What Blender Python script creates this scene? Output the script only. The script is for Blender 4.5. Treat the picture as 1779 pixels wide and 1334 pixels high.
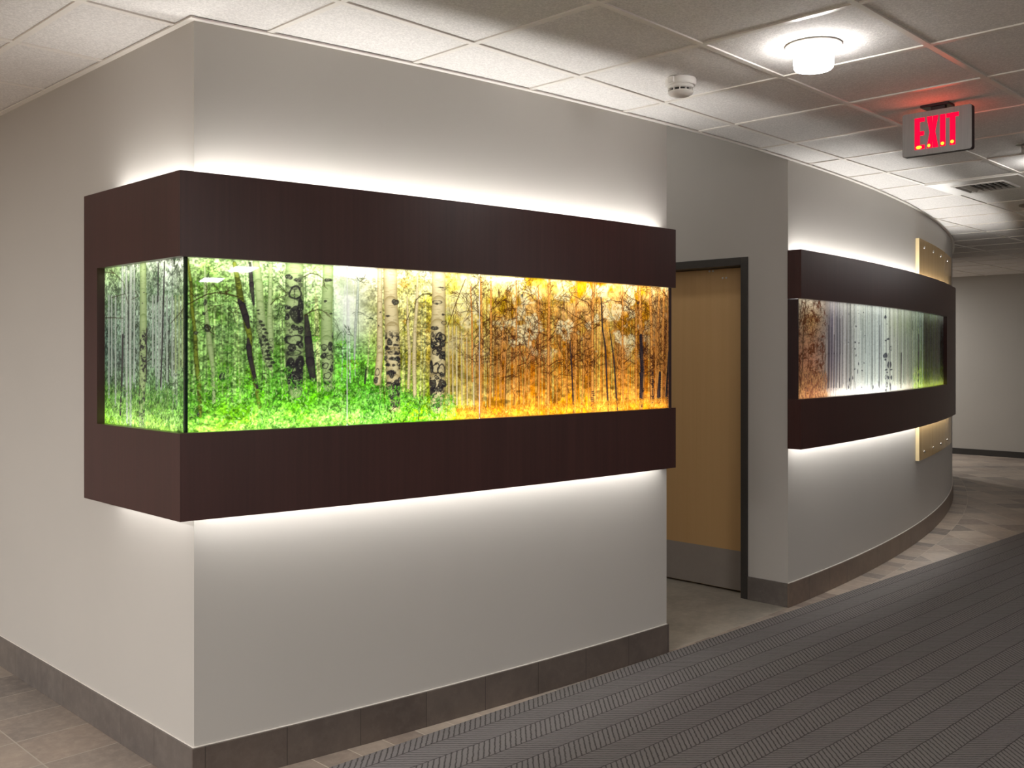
import bpy, bmesh, math, random
import numpy as np
from mathutils import Vector, Matrix

for o in list(bpy.data.objects): bpy.data.objects.remove(o, do_unlink=True)
SC = bpy.context.scene
COL = SC.collection

# ---------------------------------------------------------------- camera, world, exposure
# world: X runs along the corridor, Y into the building, Z up, metres; the camera stands at the origin
CAM_H = 1.5204
cam_d = bpy.data.cameras.new('camera'); cam = bpy.data.objects.new('camera', cam_d); COL.objects.link(cam)
cam.location = (0, 0, CAM_H)
cam.rotation_euler = (math.radians(90), 0, 0.77457 - math.pi/2)
cam_d.sensor_width = 36.0
cam_d.lens = 36.0*1691.7/1779
cam_d.shift_y = -51.9/1779
cam_d.clip_start = 0.05
SC.camera = cam
SC.view_settings.view_transform = 'Standard'
SC.view_settings.look = 'None'
SC.view_settings.gamma = 1.0
SC.view_settings.use_curve_mapping = False
SC.view_settings.exposure = 0.0
SC.cycles.use_denoising = True
SC.cycles.max_bounces = 10
SC.cycles.diffuse_bounces = 5
SC.cycles.glossy_bounces = 4
SC.cycles.sample_clamp_indirect = 6.0
W = bpy.data.worlds.new('world'); SC.world = W; W.use_nodes = True
W.node_tree.nodes['Background'].inputs[0].default_value = (0, 0, 0, 1)
W.node_tree.nodes['Background'].inputs[1].default_value = 0

# light levels (watts for area lights, strength for lamp glass)
LAMP_GLASS = 34.0
TROFFER_W = 175.0
COVE_W_PER_M = 4.7
COVE_DOWN_W_PER_M = 2.5
PANEL_W_PER_M2 = 1.75
EDGE_W_PER_M = 0.75
WARM = (1.0, 0.975, 0.95)
COVE_C = (1.0, 0.985, 0.95)

# ---------------------------------------------------------------- plan of the place
XC, YC, R = 4.799, 20.661, 17.764          # the long convex wall is one arc
XL = 1.6564                                # face of the left wall (its outside corner)
X1 = 4.1016                                # end of the front wall at the recess
X2 = 5.3386                                # start of the curved wall after the recess
XE = 12.6
XF = 15.36                                 # far wall
HC = 2.696                                 # ceiling height
T = 0.6096; GX, GY = 2.528, 2.0644         # ceiling grid
BZ0, BG0, BG1, BZ1 = 0.953, 1.252, 1.852, 2.143   # display case: bottom, glass bottom, glass top, top
CE0, CE1 = (2.11, 2.97), (8.95, 2.68)      # straight edge of the carpet

def ay(x, dr=0.0):
    return YC - math.sqrt((R+dr)**2 - (x-XC)**2)
def carpet_y(x):
    return CE0[1] + (CE1[1]-CE0[1])*(x-CE0[0])/(CE1[0]-CE0[0])

# ---------------------------------------------------------------- node helpers
def lin(c):
    return tuple(((v/255)/12.92 if v/255 <= .04045 else ((v/255+.055)/1.055)**2.4) for v in c)
def newmat(name):
    m = bpy.data.materials.new(name); m.use_nodes = True
    nt = m.node_tree
    for n in list(nt.nodes): nt.nodes.remove(n)
    out = nt.nodes.new('ShaderNodeOutputMaterial')
    return m, nt, out
class N:
    def __init__(s, nt): s.nt = nt
    def node(s, t, **k):
        n = s.nt.nodes.new(t)
        for a, v in k.items(): setattr(n, a, v)
        return n
    def link(s, a, b): s.nt.links.new(a, b)
    def val(s, sock, v):
        if hasattr(v, 'is_output') or isinstance(v, bpy.types.NodeSocket): s.link(v, sock)
        else: sock.default_value = v
    def m(s, op, a, b=None, c=None):
        n = s.node('ShaderNodeMath', operation=op)
        s.val(n.inputs[0], a)
        if b is not None: s.val(n.inputs[1], b)
        if c is not None: s.val(n.inputs[2], c)
        return n.outputs[0]
    def mix(s, f, a, b):
        n = s.node('ShaderNodeMix', data_type='RGBA')
        s.val(n.inputs[0], f); s.val(n.inputs[6], a if not isinstance(a, tuple) else (*a, 1)); s.val(n.inputs[7], b if not isinstance(b, tuple) else (*b, 1))
        return n.outputs[2]
    def noise(s, vec, scale, detail=2, rough=.5):
        n = s.node('ShaderNodeTexNoise'); s.link(vec, n.inputs['Vector'])
        n.inputs['Scale'].default_value = scale; n.inputs['Detail'].default_value = detail; n.inputs['Roughness'].default_value = rough
        return n.outputs[0]
    def ramp(s, f, lo, hi):
        n = s.node('ShaderNodeMapRange'); s.val(n.inputs[0], f); n.inputs[1].default_value = lo; n.inputs[2].default_value = hi
        return n.outputs[0]
    def pos(s): return s.node('ShaderNodeNewGeometry').outputs['Position']
    def scale3(s, v, sc):
        n = s.node('ShaderNodeVectorMath', operation='MULTIPLY'); s.link(v, n.inputs[0]); n.inputs[1].default_value = sc
        return n.outputs[0]
    def sep(s, v):
        n = s.node('ShaderNodeSeparateXYZ'); s.link(v, n.inputs[0]); return n.outputs
    def comb(s, x, y, z=0.0):
        n = s.node('ShaderNodeCombineXYZ'); s.val(n.inputs[0], x); s.val(n.inputs[1], y); s.val(n.inputs[2], z); return n.outputs[0]
    def white(s, v):
        n = s.node('ShaderNodeTexWhiteNoise'); s.link(v, n.inputs['Vector']); return n.outputs['Value']
    def bump(s, h, strength, dist):
        n = s.node('ShaderNodeBump'); n.inputs['Strength'].default_value = strength; n.inputs['Distance'].default_value = dist
        s.link(h, n.inputs['Height']); return n.outputs[0]
    def bsdf(s, out, color, rough=.5, metal=0, normal=None, spec=None, coat=0):
        b = s.node('ShaderNodeBsdfPrincipled')
        s.val(b.inputs['Base Color'], color if not isinstance(color, tuple) else (*color, 1))
        s.val(b.inputs['Roughness'], rough); b.inputs['Metallic'].default_value = metal
        if spec is not None: b.inputs['Specular IOR Level'].default_value = spec
        if coat: b.inputs['Coat Weight'].default_value = coat; b.inputs['Coat Roughness'].default_value = .08
        if normal is not None: s.link(normal, b.inputs['Normal'])
        s.link(b.outputs[0], out.inputs[0]); return b

def mat_paint(name, c, rough=.55):
    m, nt, out = newmat(name); n = N(nt); p = n.pos()
    f = n.noise(p, 2.2, 3); fine = n.noise(p, 240, 2)
    a, b = tuple(v*.97 for v in c), tuple(v*1.03 for v in c)
    n.bsdf(out, n.mix(f, a, b), rough, normal=n.bump(fine, .12, .0008), spec=.35)
    return m
def mat_plain(name, c, rough=.5, metal=0, spec=None, coat=0):
    m, nt, out = newmat(name); n = N(nt); p = n.pos()
    f = n.noise(p, 30, 2)
    n.bsdf(out, n.mix(f, tuple(v*.95 for v in c), tuple(min(1, v*1.05) for v in c)), rough, metal, spec=spec, coat=coat)
    return m
def mat_emit(name, c, s):
    m, nt, out = newmat(name); e = nt.nodes.new('ShaderNodeEmission')
    e.inputs[0].default_value = (*c, 1); e.inputs[1].default_value = s
    nt.links.new(e.outputs[0], out.inputs[0]); return m
def mat_wood(name, dark, light, rough, sx=60, coat=0, zs=1.2, bands=(.35, .75)):
    # vertical grain: noise stretched along Z
    m, nt, out = newmat(name); n = N(nt); p = n.pos()
    g = n.noise(n.scale3(p, (1, 1, .02)), sx, 6, .65)
    g2 = n.noise(n.scale3(p, (1, 1, .05*zs)), sx*.12, 3, .6)
    f = n.m('ADD', n.m('MULTIPLY', g, .55), n.m('MULTIPLY', g2, .45))
    f = n.ramp(f, *bands)
    n.bsdf(out, n.mix(f, dark, light), rough, normal=n.bump(g, .05, .0006), coat=coat, spec=.5)
    return m
def mat_tile(name, cols, grout, w, h, gw, off=(0, 0), rough=.4, stain=.25, gmix=1.0):
    # stone tile by UV in metres
    m, nt, out = newmat(name); n = N(nt); p = n.pos()
    uv = n.node('ShaderNodeUVMap').outputs[0]; s = n.sep(uv)
    u = n.m('DIVIDE', n.m('SUBTRACT', s[0], off[0]), w); v = n.m('DIVIDE', n.m('SUBTRACT', s[1], off[1]), h)
    iu, iv = n.m('FLOOR', u), n.m('FLOOR', v); fu, fv = n.m('FRACT', u), n.m('FRACT', v)
    r = n.white(n.comb(iu, iv, 3.7)); r2 = n.white(n.comb(iv, iu, 9.1))
    c = n.mix(r, cols[0], cols[1]); c = n.mix(n.m('MULTIPLY', r2, .6), c, cols[2])
    cl = n.noise(p, 4.5, 7, .62); cl2 = n.noise(p, 22, 6, .7)
    c = n.mix(n.m('MULTIPLY', n.ramp(cl, .35, .7), stain*1.6), c, cols[3])
    c = n.mix(n.m('MULTIPLY', n.ramp(cl2, .45, .8), stain), c, tuple(x*1.35 for x in cols[1]))
    du = n.m('MULTIPLY', n.m('MINIMUM', fu, n.m('SUBTRACT', 1.0, fu)), w)
    dv = n.m('MULTIPLY', n.m('MINIMUM', fv, n.m('SUBTRACT', 1.0, fv)), h)
    g = n.m('LESS_THAN', n.m('MINIMUM', du, dv), gw*.5)
    c = n.mix(n.m('MULTIPLY', g, gmix), c, grout)
    hgt = n.m('SUBTRACT', n.m('MULTIPLY', cl2, .3), g)
    n.bsdf(out, c, rough, normal=n.bump(hgt, .25, .0015), spec=.4)
    return m

# ---------------------------------------------------------------- mesh helpers
class MB:
    def __init__(s): s.v = []; s.f = []; s.m = []; s.uv = []
    def add(s, vs, fs, mi=0, uvs=None):
        o = len(s.v); s.v += [tuple(v) for v in vs]
        for i, f in enumerate(fs):
            s.f.append([o+k for k in f]); s.m.append(mi)
            s.uv.append(uvs[i] if uvs else None)
    def box(s, x0, x1, y0, y1, z0, z1, mi=0):
        x0, x1 = min(x0, x1), max(x0, x1); y0, y1 = min(y0, y1), max(y0, y1)
        vs = [(x, y, z) for z in (z0, z1) for y in (y0, y1) for x in (x0, x1)]
        fs = [(0, 2, 3, 1), (4, 5, 7, 6), (0, 1, 5, 4), (2, 6, 7, 3), (0, 4, 6, 2), (1, 3, 7, 5)]
        uvs = []
        for k, f in enumerate(fs):
            a = {0: (0, 1), 1: (0, 1), 2: (0, 2), 3: (0, 2), 4: (1, 2), 5: (1, 2)}[k]
            uvs.append([(vs[i][a[0]], vs[i][a[1]]) for i in f])
        s.add(vs, fs, mi, uvs)
    def arc(s, x0, x1, d0, d1, z0, z1, n=24, mi=0):
        # curved slab following the wall: d = distance in front of the wall face
        d0, d1 = max(d0, d1), min(d0, d1)      # d0 front
        xs = [x0+(x1-x0)*i/n for i in range(n+1)]
        vs = []
        for x in xs: vs += [(x, ay(x, d0), z0), (x, ay(x, d0), z1), (x, ay(x, d1), z1), (x, ay(x, d1), z0)]
        fs, uvs = [], []
        for i in range(n):
            a = 4*i; b = a+4
            for f in ((a, b, b+1, a+1), (a+1, b+1, b+2, a+2), (a+2, b+2, b+3, a+3), (a+3, b+3, b, a)):
                fs.append(f)
                uvs.append([(vs[k][0], vs[k][2] if abs(vs[f[0]][1]-0) and f[0] % 4 in (0, 2) else vs[k][1]) for k in f])
        fs.append((0, 1, 2, 3)); uvs.append([(vs[k][1], vs[k][2]) for k in (0, 1, 2, 3)])
        e = 4*n; fs.append((e+3, e+2, e+1, e)); uvs.append([(vs[k][1], vs[k][2]) for k in (e+3, e+2, e+1, e)])
        s.add(vs, fs, mi, uvs)
    def lathe(s, prof, cx, cy, n=48, mi=0, caps=True):
        o = len(s.v); m = len(prof)
        for i in range(n):
            a = 2*math.pi*i/n
            for r, z in prof: s.v.append((cx+r*math.cos(a), cy+r*math.sin(a), z))
        for i in range(n):
            j = (i+1) % n
            for k in range(m-1):
                s.f.append([o+i*m+k, o+i*m+k+1, o+j*m+k+1, o+j*m+k]); s.m.append(mi); s.uv.append(None)
        if caps:
            for k in (0, m-1):
                if prof[k][0] > 1e-6:
                    s.f.append([o+i*m+k for i in range(n)]); s.m.append(mi); s.uv.append(None)
    def build(s, name, mats, parent=None, smooth=False, bevel=0, angle=40):
        me = bpy.data.meshes.new(name); me.from_pydata(s.v, [], s.f)
        for m in (mats if isinstance(mats, (list, tuple)) else [mats]): me.materials.append(m)
        me.polygons.foreach_set('material_index', s.m)
        if any(u is not None for u in s.uv):
            ul = me.uv_layers.new(name='UVMap'); k = 0
            for p, u in zip(s.f, s.uv):
                for j in range(len(p)):
                    if u is not None: ul.data[k].uv = u[j]
                    k += 1
        bm = bmesh.new(); bm.from_mesh(me); bmesh.ops.recalc_face_normals(bm, faces=bm.faces); bm.to_mesh(me); bm.free()
        if smooth:
            me.polygons.foreach_set('use_smooth', [True]*len(me.polygons))
            try: me.set_sharp_from_angle(angle=math.radians(angle))
            except Exception: pass
        o = bpy.data.objects.new(name, me); COL.objects.link(o)
        if parent is not None:
            o.parent = parent; o.matrix_parent_inverse = Matrix.Translation(parent.location).inverted()
        if bevel:
            b = o.modifiers.new('bevel', 'BEVEL'); b.width = bevel; b.segments = 2; b.limit_method = 'ANGLE'
        return o
def thing(name, loc, label, cat, group=None):
    o = bpy.data.objects.new(name, None); COL.objects.link(o); o.location = loc; o.empty_display_size = .1
    o['label'] = label; o['category'] = cat
    if group: o['group'] = group
    return o
def struct(o, label=None):
    o['kind'] = 'structure'
    if label: o['label'] = label
    return o
def area(name, loc, normal, along, sx, sy, watts, color, parent=None):
    d = bpy.data.lights.new(name, 'AREA'); d.shape = 'RECTANGLE'; d.size = sx; d.size_y = sy
    d.energy = watts; d.color = color
    o = bpy.data.objects.new(name, d); COL.objects.link(o)
    z = -Vector(normal).normalized(); x = Vector(along); x = (x - z*x.dot(z)).normalized(); y = z.cross(x)
    M = Matrix((x, y, z)).transposed().to_4x4(); M.translation = Vector(loc)
    o.matrix_world = M
    if parent is not None:
        o.parent = parent; o.matrix_parent_inverse = Matrix.Translation(parent.location).inverted()
    return o

# ---------------------------------------------------------------- materials
M_wall = mat_paint('greige_wall_paint', lin((183, 179, 173)))
M_recess = mat_paint('recess_wall_paint', lin((183, 179, 173)))
M_recess_bounce = mat_paint('recess_bounce_paint', lin((226, 221, 212)))  # unseen recess walls made paler to bounce light onto the door side
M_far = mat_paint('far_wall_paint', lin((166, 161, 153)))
M_grid = mat_plain('white_grid_metal', lin((226, 220, 212)), .35)
M_white = mat_plain('white_plastic', lin((226, 222, 216)), .4)
M_darkslot = mat_plain('dark_slot', lin((46, 42, 40)), .6)
M_wood = mat_wood('dark_mahogany_laminate', lin((50, 28, 27)), lin((76, 45, 42)), .33, 70, bands=(.2, .85))
M_woodedge = mat_wood('dark_mahogany_edge', lin((34, 18, 20)), lin((60, 34, 34)), .5, 70)
M_maple = mat_wood('maple_door_veneer', lin((202, 162, 108)), lin((218, 180, 128)), .38, 22, bands=(.25, .8))
M_tan = mat_wood('tan_resin', lin((186, 154, 104)), lin((206, 176, 126)), .22, 26, coat=.3)
M_tanedge = mat_plain('cream_resin_edge', lin((240, 218, 170)), .35)
M_steel = mat_plain('satin_steel', lin((190, 188, 184)), .28, 1.0)
M_kick = mat_plain('brushed_kick_metal', lin((158, 150, 143)), .4)
M_frame = mat_plain('charcoal_frame_paint', lin((58, 55, 52)), .42)
M_caulk = mat_plain('pale_edge_bead', lin((214, 208, 200)), .4)
M_blackbase = mat_plain('black_rubber_base', lin((46, 43, 40)), .5)
M_reveal = mat_plain('led_channel_white', lin((235, 232, 226)), .6)
M_glassedge = mat_plain('green_glass_edge', lin((10, 40, 26)), .12, spec=.6)
M_interior = mat_plain('case_interior_white', (.85, .85, .85), .7)

tileA = (lin((116, 108, 102)), lin((190, 175, 158)), lin((140, 120, 106)), lin((98, 94, 92)))
M_floor_border = mat_tile('border_stone_tile', tileA, lin((196, 184, 168)), .15, .15, .004, rough=.42)
M_floor_diag = mat_tile('diagonal_stone_tile', tileA, lin((190, 178, 162)), .3048, .3048, .005, (0.1, 0.12), rough=.42)
M_floor_left = mat_tile('left_stone_tile', tileA, lin((168, 158, 146)), .291, .2865, .005, (1.656-.291*3, 3.770-.2865*5), rough=.42)
M_floor_recess = mat_tile('recess_stone_tile', (lin((170, 165, 153)), lin((182, 176, 162)), lin((164, 156, 144)), lin((132, 126, 116))), lin((150, 146, 134)), .61, .61, .002, (4.1, 2.9), rough=.35, stain=.45)
baseA = (lin((92, 82, 76)), lin((104, 94, 87)), lin((92, 80, 72)), lin((74, 66, 62)))
M_base = mat_tile('dark_stone_base_tile', baseA, lin((62, 56, 52)), .3005, 9.0, .003, (1.991, -1), rough=.35, stain=.4)
baseB = (lin((112, 98, 88)), lin((124, 108, 95)), lin((112, 92, 78)), lin((92, 80, 72)))
M_base2 = mat_tile('brown_stone_base_tile', baseB, lin((78, 68, 60)), .297, 9.0, .003, (5.61, -1), rough=.35, stain=.4)
baseC = (lin((104, 97, 92)), lin((112, 105, 99)), lin((104, 96, 90)), lin((84, 78, 76)))
M_base3 = mat_tile('grey_stone_base_tile', baseC, lin((78, 72, 68)), .2865, 9.0, .003, (3.7487, -1), rough=.35, stain=.5)

def mat_ceiling():
    m, nt, out = newmat('mineral_fibre_ceiling_tile'); n = N(nt); p = n.pos()
    a = n.noise(p, 130, 5, .7); b = n.noise(p, 45, 3)
    pits = n.ramp(a, .42, .6)
    c = n.mix(pits, lin((214, 210, 206)), lin((235, 231, 227)))
    n.bsdf(out, c, .85, normal=n.bump(n.m('ADD', pits, n.m('MULTIPLY', b, .5)), .5, .0016), spec=.2)
    return m
M_ceil = mat_ceiling()

def mat_carpet():
    m, nt, out = newmat('herringbone_carpet'); n = N(nt); p = n.pos(); s = n.sep(p)
    L = math.hypot(CE1[0]-CE0[0], CE1[1]-CE0[1]); tx, ty = (CE1[0]-CE0[0])/L, (CE1[1]-CE0[1])/L
    nx, ny = ty, -tx                                     # away from the wall
    d = n.m('ADD', n.m('MULTIPLY', n.m('SUBTRACT', s[0], CE0[0]), nx), n.m('MULTIPLY', n.m('SUBTRACT', s[1], CE0[1]), ny))
    wob = n.m('MULTIPLY', n.m('SUBTRACT', n.noise(p, 14, 2), .5), .008)
    b = n.m('DIVIDE', n.m('ADD', n.m('ADD', d, .031), wob), .1183)
    par = n.m('MODULO', n.m('ADD', n.m('FLOOR', b), 100.0), 2.0)      # 0 = ribs run into depth, 1 = across
    fb = n.m('FRACT', b)
    pa = n.m('DIVIDE', n.m('SUBTRACT', s[0], s[1]), 1.41421*.0205)
    pb = n.m('DIVIDE', n.m('ADD', s[0], s[1]), 1.41421*.0205)
    ph = n.m('ADD', n.m('MULTIPLY', pa, n.m('SUBTRACT', 1.0, par)), n.m('MULTIPLY', pb, par))
    ph = n.m('ADD', ph, n.m('MULTIPLY', n.noise(p, 60, 2), .45))
    w = n.m('MINIMUM', n.m('MULTIPLY', n.m('ABSOLUTE', n.m('SINE', n.m('MULTIPLY', ph, math.pi))), 1.7), 1.0)
    groove = n.m('LESS_THAN', n.m('MINIMUM', fb, n.m('SUBTRACT', 1.0, fb)), .022)
    fz = n.noise(p, 420, 3, .7)
    w2 = n.m('MULTIPLY', n.m('POWER', w, 1.0), n.m('SUBTRACT', 1.0, n.m('MULTIPLY', groove, .8)))
    yarn = n.noise(p, 1.1, 2)
    c1 = n.mix(yarn, lin((120, 115, 115)), lin((120, 117, 113)))
    c2 = n.mix(yarn, lin((119, 114, 114)), lin((119, 116, 113)))
    c = n.mix(par, c1, c2)
    c = n.mix(n.m('MULTIPLY', n.m('SUBTRACT', 1.0, w2), n.m('SUBTRACT', .85, n.m('MULTIPLY', par, .12))), c, lin((40, 36, 36)))  # dark backing in the rib gaps, with groove shade put into the colour
    c = n.mix(n.m('MULTIPLY', n.ramp(fz, .55, .8), .35), c, lin((140, 134, 128)))
    h = n.m('ADD', w2, n.m('MULTIPLY', fz, .5))
    n.bsdf(out, c, .95, normal=n.bump(h, .7, .003), spec=.1)
    return m
M_carpet = mat_carpet()

def mat_print(name):
    # back-lit printed film under glossy glass, colour from the painted point colours
    m, nt, out = newmat(name); n = N(nt)
    a = n.node('ShaderNodeVertexColor'); a.layer_name = 'print'
    tr = n.node('ShaderNodeBsdfTranslucent'); n.link(a.outputs[0], tr.inputs[0])
    df = n.node('ShaderNodeBsdfDiffuse'); n.link(a.outputs[0], df.inputs[0])
    mx = n.node('ShaderNodeMixShader'); mx.inputs[0].default_value = .12
    n.link(tr.outputs[0], mx.inputs[1]); n.link(df.outputs[0], mx.inputs[2])
    gl = n.node('ShaderNodeBsdfGlossy'); gl.inputs['Roughness'].default_value = .015
    fr = n.node('ShaderNodeFresnel'); fr.inputs[0].default_value = 1.5
    m2 = n.node('ShaderNodeMixShader'); n.link(fr.outputs[0], m2.inputs[0]); n.link(mx.outputs[0], m2.inputs[1]); n.link(gl.outputs[0], m2.inputs[2])
    n.link(m2.outputs[0], out.inputs[0]); return m
M_print = mat_print('backlit_printed_glass')

# ---------------------------------------------------------------- room shell
def wall(name, fn, mat, label=None):
    b = MB(); fn(b); return struct(b.build(name, mat), label)
wall('wall_front', lambda b: b.arc(XL, X1, 0, -.14, 0, HC+.005, 40), M_wall)
wall('wall_left', lambda b: b.box(XL, XL+.13, ay(XL, -.14), 9.0, 0, HC+.005), M_wall)
RB = 4.55; RZ = 3.35
wall('wall_recess_left', lambda b: b.box(X1-.13, X1, ay(X1)+.14, RB, 0, RZ), M_recess_bounce)
wall('wall_recess_back', lambda b: b.box(X1-.13, X2+.17, RB, RB+.12, 0, RZ), M_recess_bounce)
DY0, DY1, DZ = 3.176, 4.18, 2.125
def rr(b):
    b.box(X2, X2+.17, ay(X2, -.14), DY0+.02, 0, RZ); b.box(X2+.0005, X2+.17, ay(X2)+.02, ay(X2)+.14, HC+.005, RZ); b.box(X2, X2+.17, DY1-.02, RB, 0, RZ); b.box(X2, X2+.17, DY0+.02, DY1-.02, DZ-.03, RZ)
wall('wall_recess_right', rr, M_recess)
wall('wall_curved', lambda b: b.arc(X2, XE, 0, -.14, 0, HC+.005, 90), M_wall)
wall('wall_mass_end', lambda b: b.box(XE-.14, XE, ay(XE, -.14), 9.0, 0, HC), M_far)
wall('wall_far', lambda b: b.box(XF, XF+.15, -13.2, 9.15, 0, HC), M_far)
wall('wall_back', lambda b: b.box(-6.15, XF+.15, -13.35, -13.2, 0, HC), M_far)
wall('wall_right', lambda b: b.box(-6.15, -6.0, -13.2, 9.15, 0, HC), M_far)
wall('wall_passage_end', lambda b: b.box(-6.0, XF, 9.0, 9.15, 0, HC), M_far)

# recess lid (its ceiling is higher than the corridor's)
b = MB(); b.box(X1-.13, X2+.17, ay(X1)-.02, RB+.12, RZ, RZ+.04); struct(b.build('ceiling_recess', M_ceil))
# bulkhead behind the ceiling edge over the recess
b = MB(); b.arc(X1, X2, .0, -.02, HC+.03, RZ, 12); struct(b.build('wall_recess_front', M_recess))

# ceiling and floor are cut along the arc
def strips(z, mi_fn, xs, y_low, y_top_fn):
    b = MB()
    for xa, xb in zip(xs[:-1], xs[1:]):
        ya, yb = y_top_fn(xa+1e-6), y_top_fn(xb-1e-6)
        v = [(xa, y_low, z), (xb, y_low, z), (xb, yb, z), (xa, ya, z)]
        b.add(v, [(0, 1, 2, 3)], mi_fn, [[(p[0], p[1]) for p in v]])
    return b
def ytop(x): return 9.0 if (x < XL or x > XE) else ay(x)
xs = [-6.0, XL] + [XL+(XE-XL)*i/120 for i in range(1, 121)] + [XF]
cb = strips(HC, 0, xs, -13.2, ytop)
ceiling = struct(cb.build('ceiling', M_ceil), 'white mineral fibre tile ceiling in a square metal grid')
# T-bar grid
b = MB(); zt0, zt1 = HC-.006, HC+.001; hw = .012
lo_x, hi_x = -6.0, XF
k = -24
while GY+k*T < 8.9:
    y = GY+k*T
    if y > -13.1:
        lo = ay(XC)
        if y+hw < lo: b.box(-6, XF, y-hw, y+hw, zt0, zt1)
        else:
            if y > ay(XL): b.box(-6, XL, y-hw, y+hw, zt0, zt1)
            else:
                dx = math.sqrt(R*R-(YC-y)**2); b.box(-6, XC-dx, y-hw, y+hw, zt0, zt1)
            dx = math.sqrt(max(0, R*R-(YC-y)**2)); xr = min(XC+dx, XE)
            b.box(xr, XF, y-hw, y+hw, zt0, zt1)
    k += 1
j = -13
while GX+j*T < XF-.05:
    x = GX+j*T
    b.box(x-hw, x+hw, -13.2, ytop(x), zt0+.0004, zt1)
    j += 1
struct(b.build('trim_1', M_grid), 'white metal T-bar ceiling grid')
b = MB(); b.arc(XL, XE, .024, 0, HC-.009, HC-.003, 130); b.box(XL-.024, XL, ay(XL, .024), 9.0, HC-.009, HC-.003)
b.arc(X1, X2, .003, 0, HC-.009, HC+.03, 14)
struct(b.build('trim_2', M_grid), 'white metal edge trim where the ceiling meets the walls')

# floor
b = MB()
def quad(b, x0, x1, f0, f1, mi, uvf, z=0.0):
    v = [(x0, f0(x0), z), (x1, f0(x1), z), (x1, f1(x1), z), (x0, f1(x0), z)]
    b.add(v, [(0, 1, 2, 3)], mi, [[uvf(p) for p in v]])
diag = lambda p: ((p[0]+p[1])*.70711, (p[0]-p[1])*.70711)
xs = [XL+(XE-XL)*i/110 for i in range(111)]
for xa, xb in zip(xs[:-1], xs[1:]):
    b2 = lambda x: ay(x, .15)
    v = [(xa, ay(xa, .15), 0), (xb, ay(xb, .15), 0), (xb, ay(xb, -.005), 0), (xa, ay(xa, -.005), 0)]
    sa, sb = xa-2.2375, xb-2.2375
    b.add(v, [(0, 1, 2, 3)], 0, [[(sa, 0.0), (sb, 0.0), (sb, .1499), (sa, .1499)]])
    quad(b, xa, xb, lambda x: -13.2, b2, 1, diag)
quad(b, -6, XL, lambda x: 3.0, lambda x: 9.0, 2, lambda p: (p[0], p[1]))
quad(b, -6, XL, lambda x: -13.2, lambda x: 3.0, 1, diag)
quad(b, XE, XF, lambda x: -13.2, lambda x: 9.0, 1, diag)
v = [(X1-.13, ay(X1)-.0, 0), (X2+.17, ay(X2), 0), (X2+.17, RB+.1, 0), (X1-.13, RB+.1, 0)]
xs = [X1+(X2-X1)*i/12 for i in range(13)]
for xa, xb in zip(xs[:-1], xs[1:]): quad(b, xa, xb, lambda x: ay(x, -.005), lambda x: RB, 3, lambda p: (p[0], p[1]))
quad(b, X2, X2+.17, lambda x: ay(X2, -.005), lambda x: RB, 3, lambda p: (p[0], p[1]))
struct(b.build('floor', [M_floor_border, M_floor_diag, M_floor_left, M_floor_recess]), 'brown-grey stone tile floor with a narrow curved border row')

# carpet: straight edge beside the wall
b = MB(); v = []
for z in (.0, .007): v += [(-2.0, -4.0, z), (14.6, -4.0, z), (14.6, carpet_y(14.6), z), (-2.0, carpet_y(-2.0), z)]
b.add(v, [(3, 2, 1, 0), (4, 5, 6, 7), (0, 1, 5, 4), (1, 2, 6, 5), (2, 3, 7, 6), (3, 0, 4, 7)])
o = b.build('carpet', M_carpet); o['label'] = 'dark grey-brown corridor carpet woven in herringbone stripes, its straight edge beside the tiles'; o['category'] = 'carpet'

# baseboards
HB = .1435
def base(name, fn, mat, label, bead=None):
    b = MB(); fn(b)
    if bead: k = len(b.m); bead(b); b.m[k:] = [1]*(len(b.m)-k); mat = [mat, M_caulk]
    return struct(b.build(name, mat, bevel=.0015), label)
base('baseboard_front', lambda b: b.arc(XL-.01, X1+.009, .01, 0, 0, HB, 40), M_base, 'dark stone tile baseboard under the front wall', lambda b: b.arc(XL-.006, X1, .0065, .0, HB, HB+.004, 40))
base('baseboard_left', lambda b: b.box(XL-.01, XL, ay(XL)-.0001, 9.0, 0, HB), M_base3, 'grey stone tile baseboard along the left wall', lambda b: b.box(XL-.0065, XL, ay(XL, .004), 9.0, HB, HB+.0035))
base('baseboard_curved', lambda b: b.arc(X2-.01, XE, .01, 0, 0, HB, 100), M_base2, 'brown stone tile baseboard following the curved wall', lambda b: b.arc(X2-.006, XE, .0065, .0, HB, HB+.004, 100))
base('baseboard_recess_right', lambda b: b.box(X2-.01, X2, ay(X2)-.0001, DY0, 0, HB), M_base3, 'stone tile baseboard beside the door frame')
base('baseboard_recess_left', lambda b: b.box(X1, X1+.01, ay(X1)+.002, RB, 0, HB), M_base3, 'stone tile baseboard inside the recess')
base('baseboard_far', lambda b: b.box(XF-.01, XF, -13.2, 9.0, 0, .09), M_blackbase, 'thin black baseboard on the far wall')

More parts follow.
